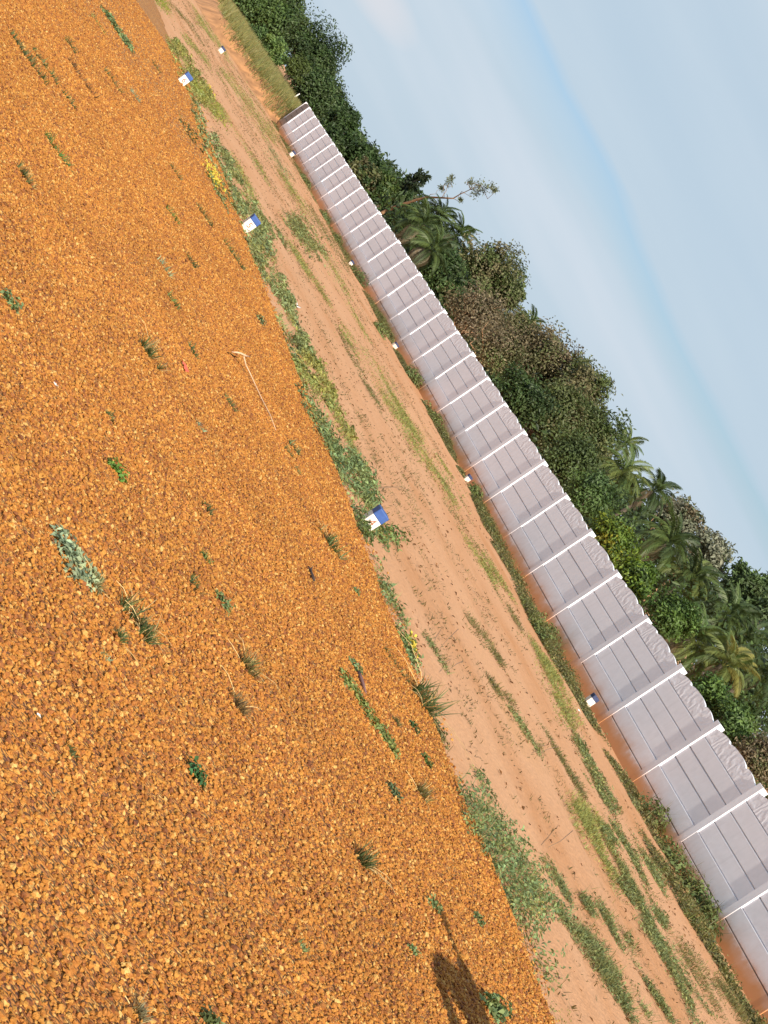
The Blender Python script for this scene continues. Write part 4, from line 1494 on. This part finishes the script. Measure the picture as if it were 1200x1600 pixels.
limb_tree('dark leaning limb with clustered leaves jutting into the sky left of the bare tree', [(600, 312), (622, 298), (640, 288), (655, 280)], 25,
          [(626, 296, 6, 2), (634, 291, 6, 3), (643, 289, 6, 3), (650, 279, 5, 4), (655, 272, 4, 4), (659, 284, 5, 4), (666, 276, 4, 4), (648, 293, 4, 3), (640, 281, 4, 3)], BARK, (0.03, 0.045, 0.02), 0.16, (0.26, 0.14), 42)
limb_tree('nearly bare pale trunked tree leaning over the palms with a sparse feathery tip', [(594, 334), (612, 326), (630, 319), (652, 312), (668, 308), (690, 309), (708, 310), (718, 304), (735, 296)], 23.5,
          [(747, 288, 9, 9), (757, 295, 10, 9), (742, 302, 9, 8), (768, 292, 7, 9), (735, 285, 6, 9), (702, 285, 6, 6), (690, 294, 4, 5), (706, 278, 4, 6), (720, 312, 2, 7), (773, 297, 4, 9), (650, 310, 3, 4)], PALEBARK, (0.14, 0.16, 0.085), 0.105, (0.13, 0.045), 75)


# ---- palms: every frond is a part, meshes shared
def frond_mesh(seed, droopy, name='frond'):
    r = random.Random(seed)
    v, f = [], []

    def pos(t):
        return Vector((t * (1 - 0.12 * droopy * t * t), 0.04 * math.sin(t * 2 + seed), 0.42 * t - (0.42 + 0.5 * droopy) * t * t * t ** 0.3))
    K = 8
    for q in range(K + 1):
        t = q / K
        p = pos(t)
        w = 0.014 * (1 - 0.8 * t)
        v += [tuple(p + Vector((0, -w, 0))), tuple(p + Vector((0, w, 0))), tuple(p + Vector((0, 0, -w * 1.5)))]
    for q in range(K):
        for a in range(3):
            f.append((q * 3 + a, q * 3 + (a + 1) % 3, q * 3 + 3 + (a + 1) % 3, q * 3 + 3 + a))
    n = 44
    for q in range(n):
        t = 0.14 + 0.84 * q / (n - 1)
        p = pos(t)
        tn = (pos(min(1, t + .02)) - pos(t - .02)).normalized()
        for sgn in (-1, 1):
            Lf = 0.30 * math.sin(min(1, (t * 0.93 + 0.07)) * math.pi) ** 0.55 * r.uniform(0.8, 1.15) + 0.03
            dr = (Vector((0, sgn, 0)) * 0.78 + tn * 0.7 + Vector((0, 0, 0.22 - 0.2 * droopy))).normalized()
            m = p + dr * Lf * 0.5
            tip = p + dr * Lf * 0.92 + Vector((0, 0, -Lf * (0.3 + 0.35 * droopy) * r.uniform(0.6, 1.3)))
            wv = tn * 0.0135
            b = len(v)
            v += [tuple(p), tuple(m + wv), tuple(m - wv), tuple(tip)]
            f += [(b, b + 2, b + 1), (b + 1, b + 2, b + 3)]
    me = bpy.data.meshes.new(name)
    me.from_pydata(v, [], f)
    return me


def colour_mesh(me, base):
    m = me.copy()
    a = m.attributes.new('col', 'FLOAT_COLOR', 'POINT')
    n = len(m.vertices)
    c = np.ones((n, 4), np.float32)
    c[:, :3] = jitter_cols(base, n, 0.2)
    a.data.foreach_set('color', c.ravel())
    m.materials.append(LEAF)
    m.name = 'frond'
    return m


_fm = [frond_mesh(1, 0.35), frond_mesh(2, 0.8), frond_mesh(3, 1.25)]
FR = {nm: [colour_mesh(m, c) for m in _fm] for nm, c in dict(green=(0.088, 0.13, 0.038), dark=(0.052, 0.08, 0.028), light=(0.14, 0.175, 0.05), yellow=(0.22, 0.21, 0.055), dry=(0.16, 0.125, 0.075)).items()}


def palm(label, px, py, rpx, lat, mix=('green',), nf=17, dry=0, seed=0, upright=0.0):
    r = random.Random(seed + 100)
    c = at_lat(px, py, lat)
    R = rpx / F_PX * np.linalg.norm(c - CAM)
    root = empty('palm_tree', (c[0], c[1], 0))
    tag(root, label, 'palm', 'palms behind the wall')
    mb = MB()
    h = c[2]
    lean = Vector((r.uniform(-.15, .15), r.uniform(-.15, .15), 0))
    K = 6
    mb.tube([lean * ((K - q) / K) ** 2 + Vector((0, 0, -0.1 + (h + 0.1) * q / K)) for q in range(K + 1)], [0.10 - 0.04 * q / K for q in range(K + 1)], 8)
    mb.build('trunk', PALMBARK, root, True)
    L = R * 1.3
    nf = int(nf * 1.35)
    for q in range(nf + dry):
        az = q * 2.4 + r.uniform(-.3, .3)
        u = (q + 0.5) / nf
        isdry = q >= nf
        el = rad(72 - 95 * min(u, 1) + r.uniform(-8, 8) + upright * 15) if not isdry else rad(r.uniform(-75, -45))
        kd = 0 if u < 0.35 else (1 if u < 0.75 else 2)
        o = link('frond', FR['dry' if isdry else r.choice(mix)][kd if not isdry else 2], root)
        o.location = (0, 0, h)
        o.rotation_euler = Matrix.Rotation(az, 3, 'Z').to_4x4().to_3x3().to_4x4().to_euler()
        mw = Matrix.Translation((0, 0, h)) @ Matrix.Rotation(az, 4, 'Z') @ Matrix.Rotation(-el, 4, 'Y') @ Matrix.Rotation(r.uniform(-.4, .4), 4, 'X') @ Matrix.Scale(L * r.uniform(0.85, 1.12), 4)
        o.matrix_basis = mw
    return root


PALMS = [
    ('dark palm with hanging dead fronds under the bare leaning tree', 655, 352, 34, 22.5, ('dark', 'green'), 14, 6),
    ('feathery green palm directly right of the bare leaning trunk', 682, 338, 32, 24, ('green', 'dark'), 15, 0),
    ('palm with fanned fronds at the right of the first palm group', 712, 368, 32, 25, ('green', 'dark'), 15, 2),
    ('shaded palm behind the wall below the first palm group', 672, 392, 34, 21.5, ('dark', 'green'), 13, 5),
    ('lone small palm poking above the brown trees against the sky', 826, 506, 24, 29, ('green',), 15, 0),
    ('small palm tip showing above the olive trees right of the lone palm', 902, 568, 17, 32, ('dark', 'green'), 12, 0),
    ('palm crown on the skyline at the left of the second palm group', 975, 695, 28, 27, ('green', 'light'), 15, 0),
    ('palm with long arching fronds beneath the skyline palm', 968, 742, 40, 23.5, ('green', 'light'), 16, 2),
    ('palm at the skyline left of the grey brown tree', 1020, 768, 34, 26, ('green', 'dark'), 15, 1),
    ('broad dark palm behind the yellow green creeper bush', 1040, 850, 44, 23, ('green', 'dark'), 17, 2),
    ('palm in the middle of the right hand grove below the grey brown tree', 1075, 905, 46, 24, ('green', 'dark', 'light'), 17, 0),
    ('tall palm in the grove in front of the pale leaved tree', 1130, 965, 46, 25, ('green', 'dark'), 17, 0),
    ('sunlit yellowish palm close behind the wall with a bright arched frond', 1078, 1000, 52, 21, ('light', 'green', 'green'), 15, 2),
    ('low sunlit palm behind the wall next to the bright green shrub', 1128, 1040, 46, 21.5, ('light', 'green', 'yellow'), 15, 1),
    ('dark palm at the right edge of the view', 1190, 1050, 46, 24, ('dark', 'green'), 16, 1),
    ('deep green palm between the two sunlit palms and the right edge', 1160, 1000, 46, 26, ('dark', 'green'), 16, 0),
]
for i_, (lab, px, py, r_, lat, mx_, nf, dr) in enumerate(PALMS):
    palm(lab, px, py, r_, lat, mx_, nf, dr, i_)

# ---- middle and right part of the grove
T('broadleaf_tree', 'dark glossy tree between the first palms and the brown trees', 690, 432, 40, 23, DG + MG, 6500, (0.2, 0.1), (1, 1, 1), 70)
T('olive_tree', 'tall olive brown tree with an airy crown right of the first palms', 762, 432, 52, 27, OB, 8000, (0.2, 0.1), (1, 1, 1.05), 80, 26, tight=.2)
T('olive_tree', 'airy olive brown side crown leaning to the sky over the lone palm', 795, 460, 30, 28, OB, 2600, (0.2, 0.1), (1, 1, 1), 34, 14, tight=.22)
T('twiggy_shrub', 'dry twiggy brown bush behind the wall below the tall olive brown tree', 742, 492, 44, 21.5, BR, 5200, (0.13, 0.06), (1, 1, 1), 60, 44, PALEBARK, cat='shrub')
T('twiggy_shrub', 'second dry twiggy brown bush close behind the wall right of the first', 778, 545, 40, 21.5, BR + OB, 4800, (0.13, 0.06), (1, 1, 1), 60, 36, PALEBARK, cat='shrub')
T('olive_tree', 'dull brown green tree under the lone small palm', 805, 528, 42, 26, OB, 5200, (0.19, 0.09), (1, 1, 1), 60, 22)
T('olive_tree', 'brown green rounded tree right of the lone palm', 852, 562, 46, 27, OB + BR, 6000, (0.19, 0.09), (1, 1, 1), 66, 24)
T('broadleaf_tree', 'dark green tree low behind the wall in the middle of the grove', 812, 618, 40, 21.5, DG, 5200, (0.16, 0.08), (1, 1, 1), 60)
T('olive_tree', 'greenish olive tree with a rounded top in the middle of the skyline', 905, 612, 44, 28, OB, 5800, (0.19, 0.09), (1, 1, 1), 66, 22)
T('olive_tree', 'olive green bushy tree in front of the rounded one', 868, 650, 48, 23.5, [(0.1, 0.125, 0.045), (0.085, 0.11, 0.04)] + OB, 7000, (0.16, 0.08), (1, 1, 1), 76, 26)
T('olive_tree', 'greener bushy tree left of the second palm group', 925, 680, 44, 25, [(0.09, 0.125, 0.04), (0.1, 0.11, 0.04)], 6400, (0.17, 0.08), (1, 1, 1), 70, 20)
T('broadleaf_tree', 'mid green bush behind the wall below the greener bushy tree', 888, 722, 42, 21.5, [(0.085, 0.12, 0.04), (0.07, 0.1, 0.035)], 5600, (0.14, 0.07), (1, 1, 1), 66, 16)
T('broadleaf_tree', 'dark bush behind the wall left of the yellow green creeper bush', 925, 775, 36, 21, MG, 4600, (0.13, 0.06), (1, 1, 1), 56, 16)
T('creeper_bush', 'bright yellow green leafy bush spilling at the top of the wall', 958, 842, 26, 19.8, YG, 4200, (0.12, 0.065), (0.8, 1.5, 1), 34, 8, cat='shrub', tight=.34)
T('creeper_bush', 'bright green leafy bush on the wall top right of the yellow green one', 995, 903, 26, 19.8, [(0.10, 0.17, 0.03), (0.14, 0.2, 0.03), (0.07, 0.12, 0.03)], 4200, (0.12, 0.065), (0.8, 1.5, 1), 34, 8, cat='shrub', tight=.34)
T('grey_tree', 'grey brown airy tree on the skyline of the right hand grove', 1066, 815, 38, 29, GG + BR, 4200, (0.18, 0.09), (1, 1, 1), 50, 24, PALEBARK, tight=.2)
T('grey_tree', 'pale grey leaved tree right of the grey brown airy tree', 1112, 865, 32, 29, GG, 2600, (0.19, 0.1), (1, 1, 1), 36, 20, PALEBARK, tight=.2)
T('broadleaf_tree', 'tall green tree with sky gaps in its crown at the right skyline', 1168, 920, 42, 30, [(0.09, 0.14, 0.05), (0.12, 0.17, 0.07), (0.07, 0.11, 0.04)], 4600, (0.2, 0.1), (1, 1, 1), 44, 20, tight=.2)
T('broadleaf_tree', 'loose leaved tree at the right edge above the dark palm', 1205, 965, 36, 30, [(0.1, 0.15, 0.06)], 1800, (0.24, 0.12), (1, 1, 1), 26, 16, tight=.2)
T('shrub', 'fresh green shrub behind the wall beside the sunlit yellowish palm', 1052, 965, 30, 20, BG, 4400, (0.11, 0.06), (1, 1.4, .9), 34, 8, cat='shrub', tight=.34)
T('shrub', 'fresh green shrub behind the wall right of the low sunlit palm', 1112, 1092, 28, 19.6, BG, 4000, (0.10, 0.055), (1, 1.4, .9), 32, 8, cat='shrub', tight=.34)
T('shrub', 'leafy green shrub on the wall top near the right edge', 1145, 1130, 28, 19.8, LG + BG, 4000, (0.10, 0.055), (1, 1.4, .9), 32, 8, cat='shrub', tight=.34)
T('twiggy_shrub', 'brown dry bush at the right edge just above the wall', 1185, 1185, 34, 20, BR + OB, 4800, (0.09, 0.045), (1, 1, 1), 60, 30, PALEBARK, cat='shrub')
T('broadleaf_tree', 'dark tree closing the gap behind the right hand palms', 1150, 1075, 46, 26, DG + MG, 5600, (0.18, 0.09), (1, 1, 1), 60)

# ---- the mass of undergrowth that closes the view between the trees
v_ = VB()
n = 85000
Y = 6 + 118 * rng.random(n) ** 1.3
X = 22.5 + 12 * rng.random(n) ** 0.8 + np.clip((Y - 88) * 0.1, 0, 4)
Hh = (1.7 + 0.9 * np.clip((60 - Y) / 30, 0, 1) + 1.3 * vnoise(X * 0.35, Y * 0.3, 61) + (X - 21) * 0.14) * (0.9 + 0.15 * vnoise(Y * 0.9, X, 62))
k = (Y < 86) | (X > 26)
X, Y, Hh = X[k], Y[k], Hh[k]
n = len(X)
P = np.stack([X, Y, Hh * rng.random(n) ** 0.45], 1)
ci = np.array(DG + DG + MG)[rng.integers(0, 9, n)] * 0.7  # leaf colours darkened to stand in for the shade in the gaps
sz = np.clip(Y / 55, 0.45, 1.4)
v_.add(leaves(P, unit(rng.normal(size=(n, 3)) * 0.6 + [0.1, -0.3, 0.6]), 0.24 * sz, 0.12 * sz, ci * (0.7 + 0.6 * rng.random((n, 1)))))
tag(v_.build('undergrowth', LEAF), 'dense dark undergrowth filling the grove behind the wall', 'undergrowth', kind='stuff')

# ---- stakes along the far edge of the grass
for (px, py, hh, rr_, lab) in [(392, 60, 0.9, 0.05, 'short white topped fence stake at the field edge nearest the top of the view'),
                               (400, 77, 0.7, 0.035, 'leaning wooden fence stake right of the white topped one'),
                               (411, 92, 0.8, 0.035, 'pale wooden fence stake midway along the field edge'),
                               (424, 105, 0.6, 0.035, 'short fence stake nearest the round shrub'),
                               (458, 152, 0.9, 0.04, 'slim white pole leaning behind the end of the wall')]:
    p = at_lat(px, py, 22.5)
    mb = MB()
    mb.tube([(0, 0, -p[2] + 0.0), (0.02, 0, -0.2), (0.06, 0.02, hh * 0.5)], [rr_, rr_, rr_ * 0.8], 6)
    o = mb.build('fence_stake', PALEBARK if 'wood' in lab or 'short fence' in lab else WHITE)
    o.location = p
    tag(o, lab, 'stake', 'fence stakes at the field edge')

# ------------------------------------------------------------------ the person whose shadow falls on the gravel
def skin_obj(name, joints, bones, mat, parent, sub=1):
    me = bpy.data.meshes.new(name)
    keys = list(joints)
    me.from_pydata([joints[k][0] for k in keys], [(keys.index(a), keys.index(b)) for a, b in bones], [])
    o = link(name, me, parent)
    o.modifiers.new('skin', 'SKIN')
    o.modifiers.new('sub', 'SUBSURF').levels = sub
    o.modifiers['sub'].render_levels = sub
    sv = me.skin_vertices[0].data
    for i, k in enumerate(keys):
        r = joints[k][1]
        sv[i].radius = (r, r) if not isinstance(r, tuple) else r
        sv[i].use_root = (i == 0)
    bpy.context.view_layer.update()
    dg = bpy.context.evaluated_depsgraph_get()
    nm = bpy.data.meshes.new_from_object(o.evaluated_get(dg))
    o.modifiers.clear()
    o.data = nm
    nm.name = name
    nm.materials.clear()
    nm.materials.append(mat)
    nm.polygons.foreach_set('use_smooth', np.ones(len(nm.polygons), bool))
    return o


FEET = Vector((5.66, 4.85, 0.05))
per = empty('person', FEET, rad(0))
tag(per, 'person in a blue shirt and grey trousers on the gravel with one arm raised', 'person')
# the person faces the wall end (+y), right arm (+x) straight up, left hand at the head
J = dict(pelvis=((0, 0, 0.93), 0.13), waist=((0, 0, 1.08), 0.125), chest=((0, 0, 1.27), (0.15, 0.12)), neckb=((0, 0, 1.43), 0.07), neck=((0, 0.01, 1.5), 0.052), chin=((0, 0.02, 1.56), 0.07), head=((0, 0.01, 1.65), 0.095), crown=((0, 0, 1.735), 0.065),
         ls=((0.18, 0, 1.40), 0.064), le=((0.22, 0.04, 1.67), 0.047), lw=((0.09, 0.06, 1.93), 0.032), lp=((0.055, 0.065, 2.01), (0.042, 0.022)),
         rs=((-0.18, 0, 1.39), 0.062), re=((-0.29, 0.10, 1.50), 0.047), rw=((-0.20, 0.14, 1.68), 0.032), rp=((-0.13, 0.14, 1.70), (0.042, 0.022)),
         lh=((0.10, 0, 0.88), 0.09), lk=((0.11, 0.01, 0.49), 0.058), la=((0.12, -0.01, 0.09), 0.038), lt=((0.13, 0.14, 0.03), 0.035),
         rh=((-0.10, 0, 0.88), 0.09), rk=((-0.11, 0.01, 0.49), 0.058), ra=((-0.12, -0.01, 0.09), 0.038), rt=((-0.13, 0.14, 0.03), 0.035))
B = [('pelvis', 'waist'), ('waist', 'chest'), ('chest', 'neckb'), ('neckb', 'neck'), ('neck', 'chin'), ('chin', 'head'), ('head', 'crown'), ('chest', 'ls'), ('ls', 'le'), ('le', 'lw'), ('lw', 'lp'), ('chest', 'rs'), ('rs', 're'), ('re', 'rw'), ('rw', 'rp'),
     ('pelvis', 'lh'), ('lh', 'lk'), ('lk', 'la'), ('la', 'lt'), ('pelvis', 'rh'), ('rh', 'rk'), ('rk', 'ra'), ('ra', 'rt')]
for i_, (dx, L) in enumerate([(-0.03, 0.075), (-0.01, 0.092), (0.012, 0.086), (0.032, 0.066)]):
    J['f%d' % i_] = ((0.045 + dx, 0.065, 2.055), 0.0105)
    J['g%d' % i_] = ((0.035 + dx * 1.15, 0.075, 2.055 + L * 0.55), 0.0095)
    J['h%d' % i_] = ((0.025 + dx * 1.2, 0.09, 2.055 + L), 0.008)
    B += [('lp', 'f%d' % i_), ('f%d' % i_, 'g%d' % i_), ('g%d' % i_, 'h%d' % i_)]
    J['p%d' % i_] = ((-0.10, 0.13, 1.70 + dx), 0.0105)
    J['q%d' % i_] = ((-0.10 + L * 0.8, 0.12, 1.71 + dx), 0.0085)
    B += [('rp', 'p%d' % i_), ('p%d' % i_, 'q%d' % i_)]
J['th'] = ((0.0, 0.075, 2.03), 0.012)
J['ti'] = ((-0.015, 0.09, 2.06), 0.010)
B += [('lp', 'th'), ('th', 'ti')]
J['nose'] = ((0, 0.115, 1.625), 0.016)
B.append(('head', 'nose'))
body = skin_obj('body', J, B, SKIN, per)
shirt = {k: (J[k][0], (J[k][1] if not isinstance(J[k][1], tuple) else max(J[k][1])) + 0.02) for k in ('waist', 'pelvis', 'chest', 'ls', 'rs')}
shirt['neckb'] = ((0, 0, 1.42), 0.08)
shirt['le'] = ((0.21, 0.04, 1.66), 0.135)  # raised sleeve made extra wide to thicken the arm's shadow
shirt['lw'] = ((0.10, 0.058, 1.91), 0.11)
shirt['re'] = ((-0.28, 0.10, 1.50), 0.082)
shirt['rw'] = ((-0.22, 0.135, 1.66), 0.062)
skin_obj('shirt', shirt, [('waist', 'pelvis'), ('waist', 'chest'), ('chest', 'neckb'), ('chest', 'ls'), ('ls', 'le'), ('le', 'lw'), ('chest', 'rs'), ('rs', 're'), ('re', 'rw')], SHIRT, per)
tr = {k: (J[k][0], (J[k][1] if not isinstance(J[k][1], tuple) else max(J[k][1])) + 0.022) for k in ('pelvis', 'lh', 'lk', 'rh', 'rk')}
tr['la'] = ((0.12, -0.01, 0.12), 0.065)
tr['ra'] = ((-0.12, -0.01, 0.12), 0.065)
skin_obj('trousers', tr, [('pelvis', 'lh'), ('lh', 'lk'), ('lk', 'la'), ('pelvis', 'rh'), ('rh', 'rk'), ('rk', 'ra')], TROUS, per)
skin_obj('hair', dict(a=((0, -0.015, 1.68), 0.10), b=((0, -0.01, 1.745), 0.075), c=((0, -0.045, 1.62), 0.07)), [('a', 'b'), ('a', 'c')], HAIR, per)

mb = MB()
prof = [(0.0, 1.80), (0.07, 1.795), (0.10, 1.77), (0.108, 1.70), (0.25, 1.68), (0.255, 1.672), (0.105, 1.69)]
n = 20
for r_, z_ in prof:
    mb.v += [(r_ * math.cos(6.28318 * q / n), 0.01 + r_ * 1.05 * math.sin(6.28318 * q / n), z_) for q in range(n)]
for a in range(len(prof) - 1):
    for q in range(n):
        mb.f.append((a * n + q, a * n + (q + 1) % n, (a + 1) * n + (q + 1) % n, (a + 1) * n + q))
mb.build('hat', STICKM, per, True)  # unseen hat, added with a wide brim to broaden the head's shadow

print('objects', len(bpy.data.objects), 'tris', sum(len(o.data.loop_triangles) if o.type == 'MESH' and (o.data.calc_loop_triangles() or True) else 0 for o in bpy.data.objects))
